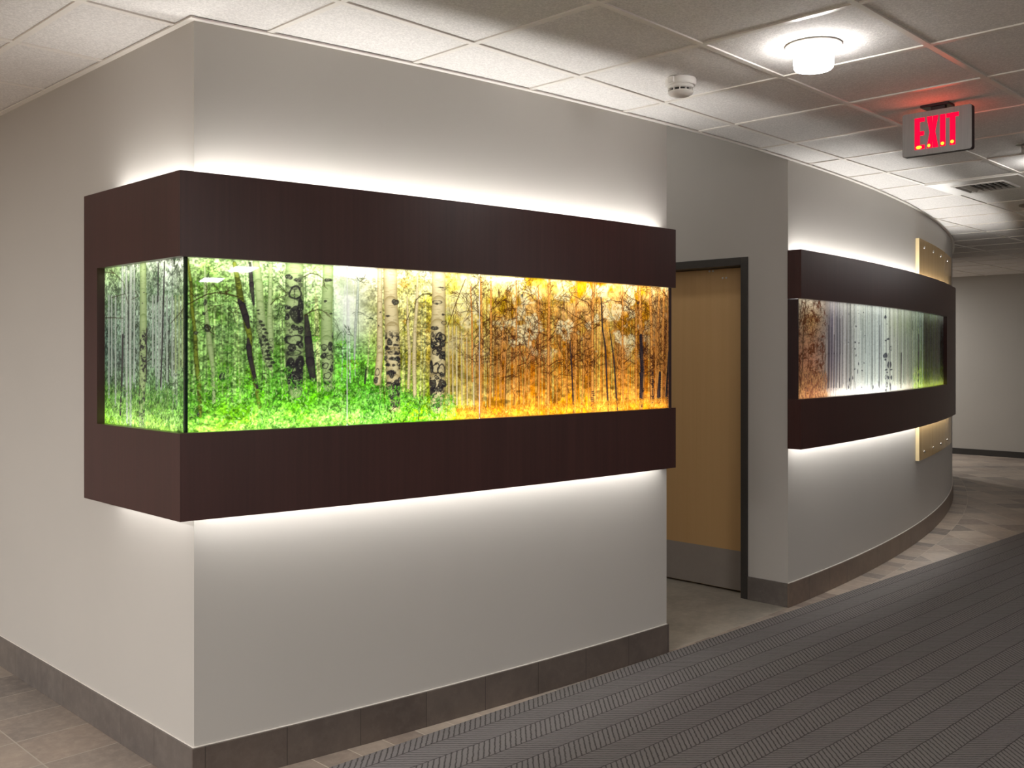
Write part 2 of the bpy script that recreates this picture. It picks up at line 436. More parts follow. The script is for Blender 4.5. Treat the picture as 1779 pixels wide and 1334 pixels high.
# ---------------------------------------------------------------- door in the recess
b = MB()
fx0, fx1 = X2-.006, X2+.165
b.box(fx0, fx1, DY0, DY0+.05, 0, DZ); b.box(fx0, fx1, DY1-.05, DY1, 0, DZ); b.box(fx0, fx1, DY0+.05, DY1-.05, DZ-.05, DZ)
b.box(X2+.155, X2+.165, DY0+.05, DY0+.066, 0, DZ-.05); b.box(X2+.155, X2+.165, DY1-.066, DY1-.05, 0, DZ-.05); b.box(X2+.155, X2+.165, DY0+.05, DY1-.05, DZ-.066, DZ-.05)
door = struct(b.build('door_1', M_frame, bevel=.002), 'maple door in a charcoal metal frame inside the recess')
b = MB(); b.box(X2+.11, X2+.152, DY0+.053, DY1-.053, .012, DZ-.053); leaf = b.build('door_leaf', M_maple, door, bevel=.0015); leaf['label'] = 'pale maple veneer door leaf'
b = MB(); b.box(X2+.1085, X2+.11, DY0+.056, DY1-.056, .014, .265); kp = b.build('kick_plate', M_kick, door); kp['label'] = 'grey brushed metal kick plate'
for y, z in ((3.526, 2.061), (3.500, 2.061), (3.426, 2.012), (3.400, 2.012)):
    b = MB(); n = 12; vs = []
    for xx in (X2+.107, X2+.11): vs += [(xx, y+.0065*math.cos(2*math.pi*i/n), z+.0065*math.sin(2*math.pi*i/n)) for i in range(n)]
    b.add(vs, [list(range(n)), list(range(n, 2*n))]+[[i, (i+1) % n, n+(i+1) % n, n+i] for i in range(n)])
    b.build('bolt_cap', M_white, door)

# ---------------------------------------------------------------- the forest print, painted point by point
# marks are in metres on the glass: (kind, [(along, height, half width)...]), scars (ring?, along, height, rx, rz), twigs (half width, points)
FRONT_MARKS = ([(2,[(1.824,1.844,0.0047),(1.829,1.768,0.0093),(1.837,1.697,0.0042)]),(0,[(1.9,1.843,0.0064),(1.898,1.75,0.0074),(1.895,1.648,0.0106),(1.9,1.545,0.0133)]),(0,[(1.845,1.845,0.013),(1.855,1.774,0.0157),(1.861,1.698,0.0147),(1.866,1.616,0.0189),(1.884,1.504,0.0137),(1.9,1.468,0.0074)]),(0,[(1.664,1.825,0.0034),(1.666,1.766,0.0044),(1.666,1.712,0.0044),(1.674,1.618,0.0078),(1.683,1.544,0.0108),(1.693,1.47,0.0069),(1.696,1.356,0.0059)]),(1,[(1.606,1.846,0.0038),(1.618,1.764,0.0057),(1.621,1.681,0.0057),(1.632,1.593,0.0067),(1.635,1.505,0.0082),(1.645,1.416,0.0082),(1.649,1.303,0.0058)]),(1,[(1.768,1.84,0.0071),(1.783,1.761,0.0112),(1.791,1.706,0.0122),(1.806,1.656,0.0113),(1.822,1.585,0.0103),(1.822,1.524,0.0103),(1.837,1.443,0.0093),(1.848,1.392,0.0073),(1.858,1.331,0.0063)]),(2,[(1.783,1.711,0.0051),(1.796,1.691,0.0123),(1.809,1.651,0.0123),(1.817,1.616,0.0062)]),(2,[(1.817,1.575,0.0041),(1.819,1.545,0.0103),(1.824,1.504,0.0083),(1.837,1.453,0.0073),(1.85,1.402,0.0052)]),(2,[(2.035,1.661,0.0084),(2.043,1.572,0.0157),(2.051,1.493,0.018),(2.063,1.43,0.0124)]),(0,[(1.99,1.848,0.0341),(1.99,1.702,0.0363),(1.99,1.598,0.0363),(1.99,1.493,0.0352),(1.99,1.441,0.033),(1.996,1.384,0.0248)]),(0,[(2.123,1.85,0.0208),(2.12,1.759,0.0219),(2.117,1.663,0.023),(2.117,1.567,0.0242),(2.12,1.493,0.0242),(2.123,1.397,0.0173)]),(6,[(2.25,1.83,0.0042),(2.244,1.71,0.0054),(2.235,1.601,0.0054),(2.232,1.503,0.0036)]),(2,[(2.281,1.459,0.0037),(2.276,1.41,0.0049)]),(3,[(2.512,1.835,0.0048),(2.509,1.721,0.0073),(2.499,1.618,0.0084),(2.496,1.489,0.0096),(2.499,1.35,0.0084)]),(3,[(2.464,1.746,0.0036),(2.467,1.643,0.006),(2.475,1.515,0.0072),(2.469,1.387,0.006)]),(3,[(2.341,1.847,0.0102),(2.341,1.716,0.0114),(2.341,1.616,0.0125),(2.341,1.515,0.0142),(2.33,1.415,0.0159)]),(3,[(2.387,1.844,0.0301),(2.39,1.718,0.0301),(2.396,1.616,0.0314),(2.399,1.515,0.0337),(2.402,1.414,0.032),(2.408,1.317,0.0233)]),(3,[(2.613,1.843,0.0327),(2.613,1.725,0.0327),(2.609,1.63,0.0345),(2.609,1.515,0.0364),(2.606,1.41,0.0389),(2.604,1.31,0.0301)]),(3,[(2.661,1.636,0.0032),(2.663,1.314,0.0038)]),(3,[(2.68,1.631,0.0026),(2.683,1.313,0.0032)]),(3,[(2.7,1.632,0.0039),(2.702,1.313,0.0045)]),(3,[(2.726,1.611,0.0026),(2.728,1.312,0.0033)]),(3,[(2.752,1.59,0.0026),(2.755,1.311,0.0033)]),(3,[(2.785,1.569,0.0033),(2.788,1.31,0.004)]),(4,[(2.772,1.8,0.0027),(2.779,1.649,0.0047),(2.782,1.407,0.004)]),(4,[(2.826,1.84,0.0041),(2.829,1.623,0.0054),(2.822,1.276,0.0075)]),(4,[(2.879,1.844,0.0037),(2.879,1.578,0.0056),(2.873,1.283,0.0056)]),(4,[(3.016,1.841,0.0026),(3.016,1.579,0.0039),(3.009,1.273,0.0033)]),(4,[(3.143,1.821,0.0027),(3.149,1.529,0.0048),(3.143,1.252,0.0062)]),(4,[(3.096,1.656,0.002),(3.075,1.478,0.004),(3.052,1.271,0.004)]),(4,[(2.945,1.653,0.0026),(2.932,1.479,0.0038),(2.932,1.33,0.0032)]),(4,[(2.967,1.599,0.0019),(2.954,1.479,0.0038),(2.948,1.33,0.0026)]),(4,[(3.209,1.85,0.0063),(3.205,1.633,0.007),(3.202,1.426,0.0084),(3.201,1.25,0.0098)]),(4,[(3.379,1.848,0.0037),(3.371,1.635,0.0059),(3.368,1.254,0.0052)]),(4,[(3.489,1.848,0.0101),(3.481,1.691,0.0077),(3.481,1.53,0.01),(3.481,1.252,0.0116)]),(4,[(3.69,1.841,0.0042),(3.687,1.585,0.0067),(3.694,1.257,0.0058)]),(4,[(3.424,1.615,0.003),(3.425,1.476,0.0045),(3.409,1.252,0.0045)]),(4,[(3.813,1.847,0.0104),(3.817,1.7,0.0122),(3.826,1.587,0.0175),(3.835,1.417,0.0193),(3.822,1.258,0.0148)]),(4,[(3.892,1.845,0.009),(3.901,1.673,0.0108),(3.906,1.473,0.0144),(3.91,1.272,0.0153)]),(4,[(3.965,1.837,0.0064),(3.951,1.646,0.0082),(3.956,1.288,0.0092)]),(4,[(4.002,1.838,0.0084),(3.988,1.53,0.012),(3.974,1.276,0.0111)]),(4,[(4.035,1.834,0.0066),(4.03,1.53,0.0094),(4.011,1.268,0.0093)]),(4,[(3.787,1.755,0.0043),(3.787,1.53,0.0069),(3.787,1.265,0.006)]),(4,[(3.312,1.624,0.0022),(3.316,1.424,0.0029),(3.314,1.256,0.0029)]),(4,[(3.454,1.529,0.0023),(3.454,1.25,0.0038)]),(4,[(3.504,1.53,0.0023),(3.504,1.251,0.0039)]),(4,[(3.732,1.418,0.0025),(3.723,1.251,0.0051)]),(4,[(3.937,1.645,0.0045),(3.937,1.3,0.0073)]),(4,[(2.913,1.529,0.0019),(2.907,1.282,0.0025)]),(4,[(3.248,1.425,0.0021),(3.255,1.25,0.0029)]),(2,[(3.538,1.785,0.0032),(3.548,1.639,0.0047),(3.567,1.557,0.0056),(3.587,1.256,0.0056)]),(2,[(3.336,1.582,0.0022),(3.345,1.477,0.0044),(3.36,1.254,0.0044)]),(2,[(3.596,1.639,0.0024),(3.626,1.502,0.0049),(3.652,1.253,0.0049)]),(2,[(4.039,1.53,0.0057),(4.016,1.28,0.0084)]),(2,[(3.969,1.426,0.0092),(3.956,1.299,0.0128)]),(2,[(3.823,1.609,0.0105),(3.832,1.445,0.0131),(3.822,1.275,0.0113)])],[(0,1.666,1.699,0.0058,0.012),(0,1.661,1.66,0.0068,0.005),(0,1.674,1.611,0.0107,0.016),(0,1.635,1.593,0.0077,0.007),(0,1.853,1.677,0.0063,0.003),(0,1.855,1.665,0.0052,0.003),(0,1.828,1.636,0.0041,0.003),(0,1.642,1.313,0.0048,0.01),(0,1.725,1.442,0.0119,0.015),(1,1.848,1.641,0.0104,0.006),(0,1.862,1.637,0.0084,0.005),(1,1.851,1.628,0.0104,0.006),(0,1.869,1.624,0.0084,0.006),(1,1.855,1.615,0.0105,0.006),(0,1.876,1.61,0.0084,0.005),(1,1.858,1.602,0.0105,0.006),(0,1.883,1.597,0.0084,0.005),(1,1.862,1.589,0.0105,0.006),(0,1.874,1.584,0.0084,0.005),(1,1.865,1.575,0.0105,0.006),(0,1.881,1.571,0.0084,0.006),(1,1.869,1.562,0.0105,0.006),(0,1.888,1.557,0.0085,0.005),(1,1.872,1.549,0.0105,0.006),(0,1.895,1.544,0.0085,0.005),(1,1.876,1.536,0.0105,0.006),(0,1.886,1.531,0.0085,0.005),(1,1.879,1.522,0.0105,0.006),(0,1.893,1.517,0.0085,0.005),(1,1.883,1.509,0.0106,0.006),(0,1.9,1.504,0.0085,0.005),(1,1.886,1.496,0.0106,0.006),(0,1.907,1.491,0.0085,0.006),(1,1.89,1.482,0.0106,0.006),(0,1.898,1.477,0.0085,0.005),(1,1.9,1.571,0.0085,0.007),(1,1.9,1.55,0.0085,0.007),(1,1.9,1.53,0.0085,0.008),(0,1.968,1.802,0.0142,0.01),(0,2.001,1.791,0.0166,0.007),(1,1.993,1.745,0.0231,0.03),(0,1.99,1.743,0.0022,0.023),(0,1.963,1.691,0.0109,0.009),(0,1.993,1.665,0.022,0.031),(0,2.012,1.682,0.0122,0.042),(0,1.962,1.655,0.0098,0.012),(1,1.966,1.626,0.0076,0.008),(0,1.99,1.618,0.0154,0.011),(0,2.013,1.609,0.0111,0.016),(1,1.988,1.572,0.0329,0.021),(0,1.979,1.543,0.0197,0.012),(0,2.01,1.556,0.0133,0.014),(1,1.99,1.525,0.0286,0.011),(0,1.974,1.478,0.0186,0.031),(0,2.01,1.483,0.0166,0.037),(0,1.99,1.441,0.0275,0.015),(0,2.001,1.41,0.021,0.014),(1,1.985,1.4,0.0132,0.008),(0,2.121,1.797,0.0162,0.007),(0,2.111,1.718,0.0069,0.005),(0,2.134,1.672,0.0081,0.003),(0,2.14,1.589,0.0035,0.015),(1,2.107,1.546,0.0115,0.014),(0,2.131,1.551,0.0104,0.016),(0,2.104,1.514,0.0126,0.011),(1,2.128,1.509,0.0139,0.009),(1,2.111,1.477,0.0126,0.013),(0,2.136,1.466,0.007,0.016),(1,2.12,1.44,0.0173,0.012),(0,2.12,1.413,0.0138,0.008),(0,2.41,1.724,0.0152,0.013),(0,2.376,1.669,0.0115,0.004),(1,2.387,1.601,0.0069,0.009),(0,2.369,1.583,0.0069,0.005),(0,2.384,1.567,0.0139,0.013),(0,2.413,1.556,0.0129,0.005),(0,2.373,1.545,0.0104,0.005),(1,2.399,1.526,0.0198,0.008),(0,2.367,1.505,0.008,0.01),(0,2.405,1.502,0.0262,0.007),(0,2.376,1.477,0.0138,0.004),(0,2.402,1.477,0.0093,0.005),(0,2.393,1.442,0.0116,0.018),(0,2.428,1.421,0.0071,0.008),(1,2.384,1.394,0.015,0.018),(0,2.413,1.398,0.0175,0.02),(0,2.405,1.358,0.0268,0.021),(0,2.41,1.322,0.0199,0.013),(0,2.344,1.683,0.004,0.003),(0,2.336,1.631,0.0034,0.003),(1,2.338,1.548,0.0057,0.006),(1,2.33,1.45,0.0113,0.014),(0,2.324,1.42,0.0102,0.013),(0,2.623,1.791,0.0177,0.003),(1,2.635,1.783,0.0114,0.004),(1,2.604,1.73,0.0226,0.008),(0,2.604,1.724,0.01,0.004),(0,2.634,1.681,0.0089,0.004),(1,2.639,1.647,0.0165,0.008),(0,2.593,1.625,0.0175,0.009),(1,2.621,1.588,0.024,0.023),(0,2.62,1.588,0.0113,0.015),(1,2.582,1.591,0.0087,0.019),(0,2.582,1.557,0.0099,0.016),(0,2.632,1.56,0.0127,0.012),(1,2.598,1.528,0.0188,0.013),(0,2.63,1.515,0.0152,0.017),(1,2.601,1.546,0.0125,0.006),(0,2.578,1.468,0.0087,0.026),(1,2.598,1.463,0.0188,0.024),(1,2.626,1.457,0.0189,0.027),(0,2.629,1.436,0.0126,0.011),(0,2.585,1.4,0.0162,0.021),(0,2.629,1.399,0.019,0.021),(0,2.607,1.376,0.0289,0.008),(1,2.591,1.337,0.0162,0.01),(1,2.623,1.341,0.0177,0.01),(0,2.598,1.311,0.0213,0.011),(0,3.049,1.774,0.0079,0.007),(0,3.8,1.767,0.0104,0.006),(0,3.816,1.609,0.0078,0.004),(0,3.818,1.6,0.0078,0.004),(0,3.819,1.591,0.0078,0.004),(0,3.821,1.582,0.0079,0.004),(0,3.823,1.573,0.0079,0.004),(0,3.825,1.564,0.0079,0.004),(0,3.827,1.555,0.0079,0.004),(0,3.829,1.546,0.0079,0.004),(0,3.831,1.537,0.0079,0.004),(0,3.813,1.528,0.0078,0.004),(0,3.815,1.519,0.0078,0.004),(0,3.817,1.51,0.0078,0.004),(0,3.819,1.501,0.0078,0.004),(0,3.821,1.491,0.0079,0.003),(0,3.823,1.482,0.0079,0.004),(0,3.825,1.473,0.0079,0.004),(0,3.827,1.464,0.0079,0.004),(0,3.828,1.455,0.0079,0.004),(0,3.83,1.446,0.0079,0.004),(0,3.832,1.437,0.0079,0.004),(0,3.815,1.428,0.0078,0.004),(0,3.817,1.419,0.0078,0.004),(0,3.819,1.41,0.0078,0.004),(0,3.821,1.401,0.0079,0.004),(0,3.822,1.392,0.0079,0.004),(0,3.824,1.383,0.0079,0.004),(0,3.826,1.374,0.0079,0.004),(0,3.828,1.364,0.0079,0.004),(0,3.83,1.355,0.0079,0.004),(0,3.832,1.346,0.0079,0.004),(0,3.834,1.337,0.0079,0.004),(0,3.816,1.328,0.0078,0.003),(0,3.818,1.319,0.0078,0.004),(0,3.82,1.31,0.0079,0.004),(0,3.822,1.301,0.0079,0.004),(0,3.824,1.292,0.0079,0.004),(0,3.826,1.283,0.0079,0.004),(0,3.828,1.274,0.0079,0.004),(0,3.83,1.265,0.0079,0.004),(0,3.483,1.346,0.0101,0.003),(0,3.486,1.337,0.0101,0.002),(0,3.489,1.329,0.0101,0.003),(0,3.478,1.32,0.01,0.002),(0,3.481,1.312,0.01,0.003),(0,3.484,1.303,0.0101,0.003),(0,3.487,1.294,0.0101,0.002),(0,3.477,1.286,0.01,0.003),(0,3.48,1.277,0.01,0.002),(0,3.483,1.269,0.0101,0.003),(0,3.486,1.26,0.0101,0.003),(0,3.912,1.427,0.0072,0.005),(0,3.969,1.426,0.0092,0.005),(0,4.028,1.425,0.0075,0.004),(0,3.912,1.417,0.0072,0.005),(0,3.969,1.416,0.0092,0.005),(0,4.028,1.415,0.0075,0.005),(0,3.912,1.406,0.0072,0.004),(0,3.969,1.405,0.0092,0.004),(0,4.028,1.404,0.0075,0.004),(0,3.912,1.396,0.0072,0.005),(0,3.969,1.395,0.0092,0.005),(0,4.028,1.394,0.0075,0.005),(0,3.912,1.386,0.0072,0.005),(0,3.969,1.384,0.0092,0.004),(0,4.028,1.383,0.0075,0.004),(0,3.912,1.375,0.0072,0.004),(0,3.969,1.374,0.0092,0.005),(0,4.028,1.373,0.0075,0.005),(0,3.912,1.365,0.0072,0.005),(0,3.969,1.364,0.0092,0.005),(0,4.028,1.362,0.0075,0.004),(0,3.912,1.355,0.0072,0.005),(0,3.969,1.353,0.0092,0.004),(0,4.028,1.352,0.0075,0.005),(0,3.912,1.344,0.0072,0.004),(0,3.969,1.343,0.0092,0.005),(0,4.028,1.341,0.0075,0.004),(0,3.912,1.334,0.0072,0.005),(0,3.969,1.332,0.0092,0.004),(0,4.028,1.331,0.0075,0.005),(0,3.912,1.324,0.0072,0.005),(0,3.969,1.322,0.0092,0.005),(0,4.028,1.32,0.0075,0.004),(0,3.912,1.313,0.0072,0.004),(0,3.969,1.312,0.0092,0.005),(0,4.028,1.31,0.0075,0.005),(0,3.912,1.303,0.0072,0.005),(0,3.969,1.301,0.0092,0.004),(0,4.028,1.299,0.0075,0.004),(0,3.912,1.293,0.0072,0.005),(0,3.969,1.291,0.0092,0.005),(0,4.028,1.289,0.0075,0.005),(0,3.912,1.282,0.0072,0.004),(0,3.969,1.28,0.0092,0.004),(0,4.028,1.278,0.0075,0.004)],[(0.004,[(1.778,1.723),(1.74,1.732),(1.701,1.734),(1.671,1.727),(1.637,1.708),(1.604,1.688)]),(0.002,[(1.691,1.767),(1.715,1.738),(1.73,1.706)]),(0.002,[(1.676,1.687),(1.701,1.688),(1.73,1.694)]),(0.0025,[(1.743,1.679),(1.763,1.665),(1.771,1.632)]),(0.002,[(1.601,1.651),(1.618,1.646)]),(0.003,[(1.671,1.623),(1.683,1.598),(1.696,1.589)]),(0.0025,[(1.9,1.699),(1.919,1.72)]),(0.003,[(2.026,1.805),(2.051,1.819),(2.08,1.816),(2.102,1.803)]),(0.003,[(2.029,1.661),(2.051,1.677),(2.08,1.686),(2.097,1.684)]),(0.002,[(1.928,1.769),(1.963,1.74)]),(0.003,[(2.172,1.305),(2.184,1.358),(2.214,1.39)]),(0.002,[(2.25,1.802),(2.238,1.818)]),(0.002,[(2.256,1.797),(2.274,1.812)]),(0.003,[(2.745,1.831),(2.706,1.749),(2.674,1.674),(2.655,1.631)]),(0.003,[(2.579,1.76),(2.536,1.761),(2.506,1.737),(2.493,1.685)]),(0.0025,[(2.481,1.695),(2.464,1.658),(2.458,1.638)]),(0.004,[(2.396,1.252),(2.387,1.297),(2.364,1.323),(2.358,1.389)]),(0.004,[(2.515,1.251),(2.524,1.318),(2.524,1.37)]),(0.003,[(2.493,1.319),(2.446,1.252)]),(0.002,[(2.387,1.297),(2.422,1.322)]),(0.003,[(2.524,1.308),(2.493,1.335)]),(0.002,[(2.344,1.254),(2.338,1.324),(2.319,1.375)]),(0.003,[(3.481,1.721),(3.447,1.76),(3.401,1.772),(3.349,1.788)]),(0.003,[(3.477,1.637),(3.431,1.674),(3.364,1.694),(3.32,1.716)]),(0.003,[(3.198,1.602),(3.15,1.614),(3.116,1.616),(3.075,1.63)]),(0.003,[(3.205,1.436),(3.164,1.442)]),(0.003,[(3.205,1.581),(3.234,1.602)]),(0.003,[(3.205,1.467),(3.255,1.493),(3.298,1.495)]),(0.003,[(3.485,1.637),(3.532,1.66)]),(0.003,[(3.685,1.769),(3.644,1.77),(3.604,1.777)]),(0.003,[(3.813,1.773),(3.753,1.788),(3.702,1.814)]),(0.003,[(3.883,1.747),(3.857,1.763),(3.822,1.765)]),(0.003,[(3.69,1.63),(3.719,1.658)]),(0.003,[(3.694,1.474),(3.753,1.507)]),(0.003,[(3.009,1.579),(2.964,1.629),(2.932,1.638)]),(0.003,[(3.439,1.529),(3.424,1.535),(3.493,1.557)]),(0.003,[(3.022,1.469),(3.069,1.483),(3.096,1.529)])])
LEFT_MARKS = ([(6,[(3.616,1.85,0.0094),(3.619,1.616,0.0094),(3.616,1.475,0.0081)]),(2,[(3.613,1.592,0.0081),(3.623,1.417,0.0081),(3.636,1.293,0.0081)]),(6,[(3.583,1.842,0.0093),(3.585,1.534,0.0106),(3.576,1.266,0.0093)]),(6,[(3.543,1.842,0.0118),(3.552,1.534,0.0118),(3.547,1.256,0.0092)]),(2,[(3.565,1.789,0.004),(3.565,1.534,0.004)]),(6,[(3.517,1.838,0.0078),(3.517,1.534,0.0065),(3.52,1.419,0.0065)]),(0,[(3.444,1.845,0.0252),(3.443,1.647,0.0289),(3.447,1.477,0.0277),(3.457,1.255,0.0228)]),(6,[(3.366,1.728,0.0061),(3.366,1.477,0.0061)]),(6,[(3.342,1.727,0.006),(3.342,1.444,0.006)]),(6,[(3.318,1.726,0.006),(3.318,1.434,0.006)]),(6,[(3.3,1.726,0.0059),(3.3,1.395,0.0059)]),(6,[(3.258,1.724,0.0058),(3.258,1.424,0.0058)]),(6,[(3.218,1.722,0.0057),(3.218,1.446,0.0057)]),(0,[(3.193,1.721,0.0057),(3.193,1.457,0.0057)]),(0,[(3.167,1.72,0.0056),(3.167,1.468,0.0056)]),(0,[(3.144,1.719,0.0056),(3.144,1.479,0.0056)]),(6,[(3.712,1.743,0.007),(3.712,1.439,0.007)]),(6,[(3.677,1.741,0.0069),(3.677,1.327,0.0069)]),(6,[(3.737,1.744,0.007),(3.737,1.354,0.007)]),(2,[(3.276,1.845,0.0047),(3.288,1.643,0.0059),(3.294,1.533,0.0059),(3.306,1.406,0.0048)]),(2,[(3.324,1.843,0.0048),(3.326,1.71,0.0048)]),(2,[(3.241,1.652,0.0035),(3.245,1.424,0.0035)]),(2,[(3.415,1.612,0.0037),(3.419,1.421,0.0037)])],[(0,3.443,1.587,0.0088,0.004),(0,3.452,1.552,0.0076,0.003),(0,3.455,1.522,0.0051,0.002),(0,3.459,1.478,0.0076,0.003),(0,3.44,1.403,0.005,0.003),(0,3.457,1.351,0.0063,0.003),(0,3.437,1.745,0.0063,0.002),(0,3.449,1.706,0.0063,0.002),(0,3.447,1.295,0.0126,0.003),(0,3.447,1.267,0.0126,0.008)],[(0.004,[(3.768,1.661),(3.691,1.66),(3.609,1.655)]),(0.003,[(3.712,1.737),(3.643,1.743),(3.589,1.746)]),(0.003,[(3.768,1.838),(3.684,1.828),(3.609,1.791)]),(0.003,[(3.536,1.724),(3.478,1.733)]),(0.003,[(3.229,1.628),(3.161,1.661),(3.133,1.679)]),(0.003,[(3.415,1.491),(3.384,1.502)])])
CURVED_MARKS = ([(2,[(5.41,1.846,0.005),(5.385,1.777,0.0062),(5.373,1.692,0.0049)]),(2,[(5.454,1.847,0.0063),(5.422,1.665,0.0075),(5.41,1.439,0.0075),(5.373,1.271,0.0086)]),(6,[(5.74,1.851,0.014),(5.748,1.583,0.0141),(5.74,1.259,0.014)]),(6,[(5.808,1.85,0.013),(5.817,1.583,0.013),(5.808,1.257,0.013)]),(6,[(5.847,1.85,0.0102),(5.856,1.584,0.0103),(5.847,1.256,0.0102)]),(6,[(5.884,1.849,0.0074),(5.893,1.584,0.0074),(5.884,1.255,0.0074)]),(6,[(5.929,1.849,0.0121),(5.938,1.584,0.0121),(5.929,1.253,0.0121)]),(6,[(5.974,1.848,0.0092),(5.984,1.585,0.0092),(5.974,1.252,0.0092)]),(6,[(6.036,1.848,0.0141),(6.046,1.585,0.0142),(6.036,1.25,0.0141)]),(6,[(6.084,1.848,0.016),(6.093,1.586,0.016),(6.084,1.25,0.016)]),(6,[(6.24,1.847,0.0204),(6.25,1.587,0.0205),(6.24,1.251,0.0204)]),(6,[(6.3,1.846,0.0139),(6.311,1.587,0.014),(6.3,1.251,0.0139)]),(6,[(6.425,1.846,0.0164),(6.436,1.588,0.0165),(6.425,1.252,0.0164)]),(6,[(6.499,1.846,0.0131),(6.51,1.589,0.0132),(6.499,1.252,0.0131)]),(6,[(6.755,1.845,0.0208),(6.768,1.591,0.0209),(6.755,1.252,0.0208)]),(6,[(6.973,1.845,0.0319),(6.986,1.593,0.0321),(6.973,1.252,0.0319)]),(6,[(7.113,1.845,0.0169),(7.128,1.594,0.017),(7.113,1.252,0.0169)]),(6,[(7.237,1.846,0.0153),(7.252,1.595,0.0154),(7.237,1.252,0.0153)]),(6,[(7.328,1.846,0.0159),(7.344,1.596,0.016),(7.328,1.252,0.0159)]),(6,[(7.847,1.849,0.0202),(7.867,1.6,0.0204),(7.847,1.249,0.0202)]),(6,[(8.316,1.854,0.0256),(8.342,1.604,0.026),(8.316,1.245,0.0256)]),(2,[(5.782,1.701,0.0068),(5.782,1.524,0.0114),(5.776,1.311,0.0114)]),(2,[(5.825,1.69,0.0044),(5.825,1.524,0.0073),(5.82,1.31,0.0072)]),(2,[(5.865,1.643,0.0053),(5.865,1.524,0.0088),(5.859,1.309,0.0088)]),(2,[(5.906,1.764,0.0036),(5.906,1.524,0.006),(5.9,1.308,0.006)]),(2,[(5.959,1.748,0.0055),(5.959,1.524,0.0092),(5.953,1.307,0.0091)]),(2,[(5.997,1.767,0.0037),(5.997,1.524,0.0062),(5.991,1.306,0.0062)]),(2,[(6.694,1.722,0.0049),(6.694,1.524,0.0081),(6.686,1.287,0.0081)]),(2,[(7.212,1.455,0.0076),(7.212,1.525,0.0126),(7.202,1.273,0.0125)]),(2,[(7.732,1.673,0.0153),(7.732,1.525,0.0255),(7.72,1.259,0.0253)]),(2,[(6.883,1.471,0.0039),(6.883,1.524,0.0066),(6.875,1.282,0.0066)])],[(0,6.819,1.785,0.0299,0.012),(1,6.862,1.736,0.0261,0.004),(0,6.883,1.629,0.0351,0.007),(0,6.829,1.618,0.0257,0.005),(1,6.945,1.562,0.0293,0.016),(0,6.819,1.511,0.047,0.02),(0,6.819,1.481,0.0214,0.009),(0,6.883,1.444,0.0219,0.023),(0,6.945,1.446,0.0203,0.02),(0,6.84,1.409,0.0302,0.006),(0,6.955,1.408,0.0316,0.006),(0,6.862,1.39,0.0217,0.004),(1,6.829,1.357,0.0215,0.017),(0,6.883,1.353,0.0219,0.014),(0,6.961,1.351,0.0181,0.019),(1,6.851,1.3,0.0303,0.016),(0,6.939,1.287,0.0157,0.027),(0,6.829,1.263,0.0215,0.008),(0,6.232,1.705,0.0135,0.006),(0,6.218,1.599,0.0135,0.006),(0,6.286,1.595,0.0104,0.005),(0,6.215,1.555,0.0151,0.005),(0,6.371,1.802,0.0089,0.004),(0,6.283,1.793,0.0086,0.003),(1,6.108,1.782,0.0129,0.006),(0,6.398,1.646,0.0108,0.003),(0,6.1,1.598,0.008,0.003),(0,6.279,1.455,0.0086,0.012),(0,6.262,1.405,0.0086,0.015),(0,6.211,1.421,0.0101,0.005),(0,6.232,1.512,0.0102,0.007),(0,6.38,1.461,0.009,0.005),(0,6.344,1.41,0.0124,0.005),(0,6.173,1.363,0.0083,0.015),(0,6.116,1.352,0.0081,0.013),(0,6.1,1.303,0.0097,0.012),(0,6.335,1.297,0.0106,0.005),(0,6.556,1.291,0.0115,0.013),(0,8.134,1.68,0.0776,0.024),(0,8.058,1.502,0.097,0.014)],[])
TONES = {0: ((168, 186, 132), (110, 134, 78)), 1: ((122, 134, 44), (62, 70, 22)), 2: ((52, 44, 48), (30, 26, 34)),
         3: ((214, 200, 158), (150, 132, 84)), 4: ((226, 160, 76), (128, 62, 22)), 6: ((184, 192, 178), (120, 132, 122))}
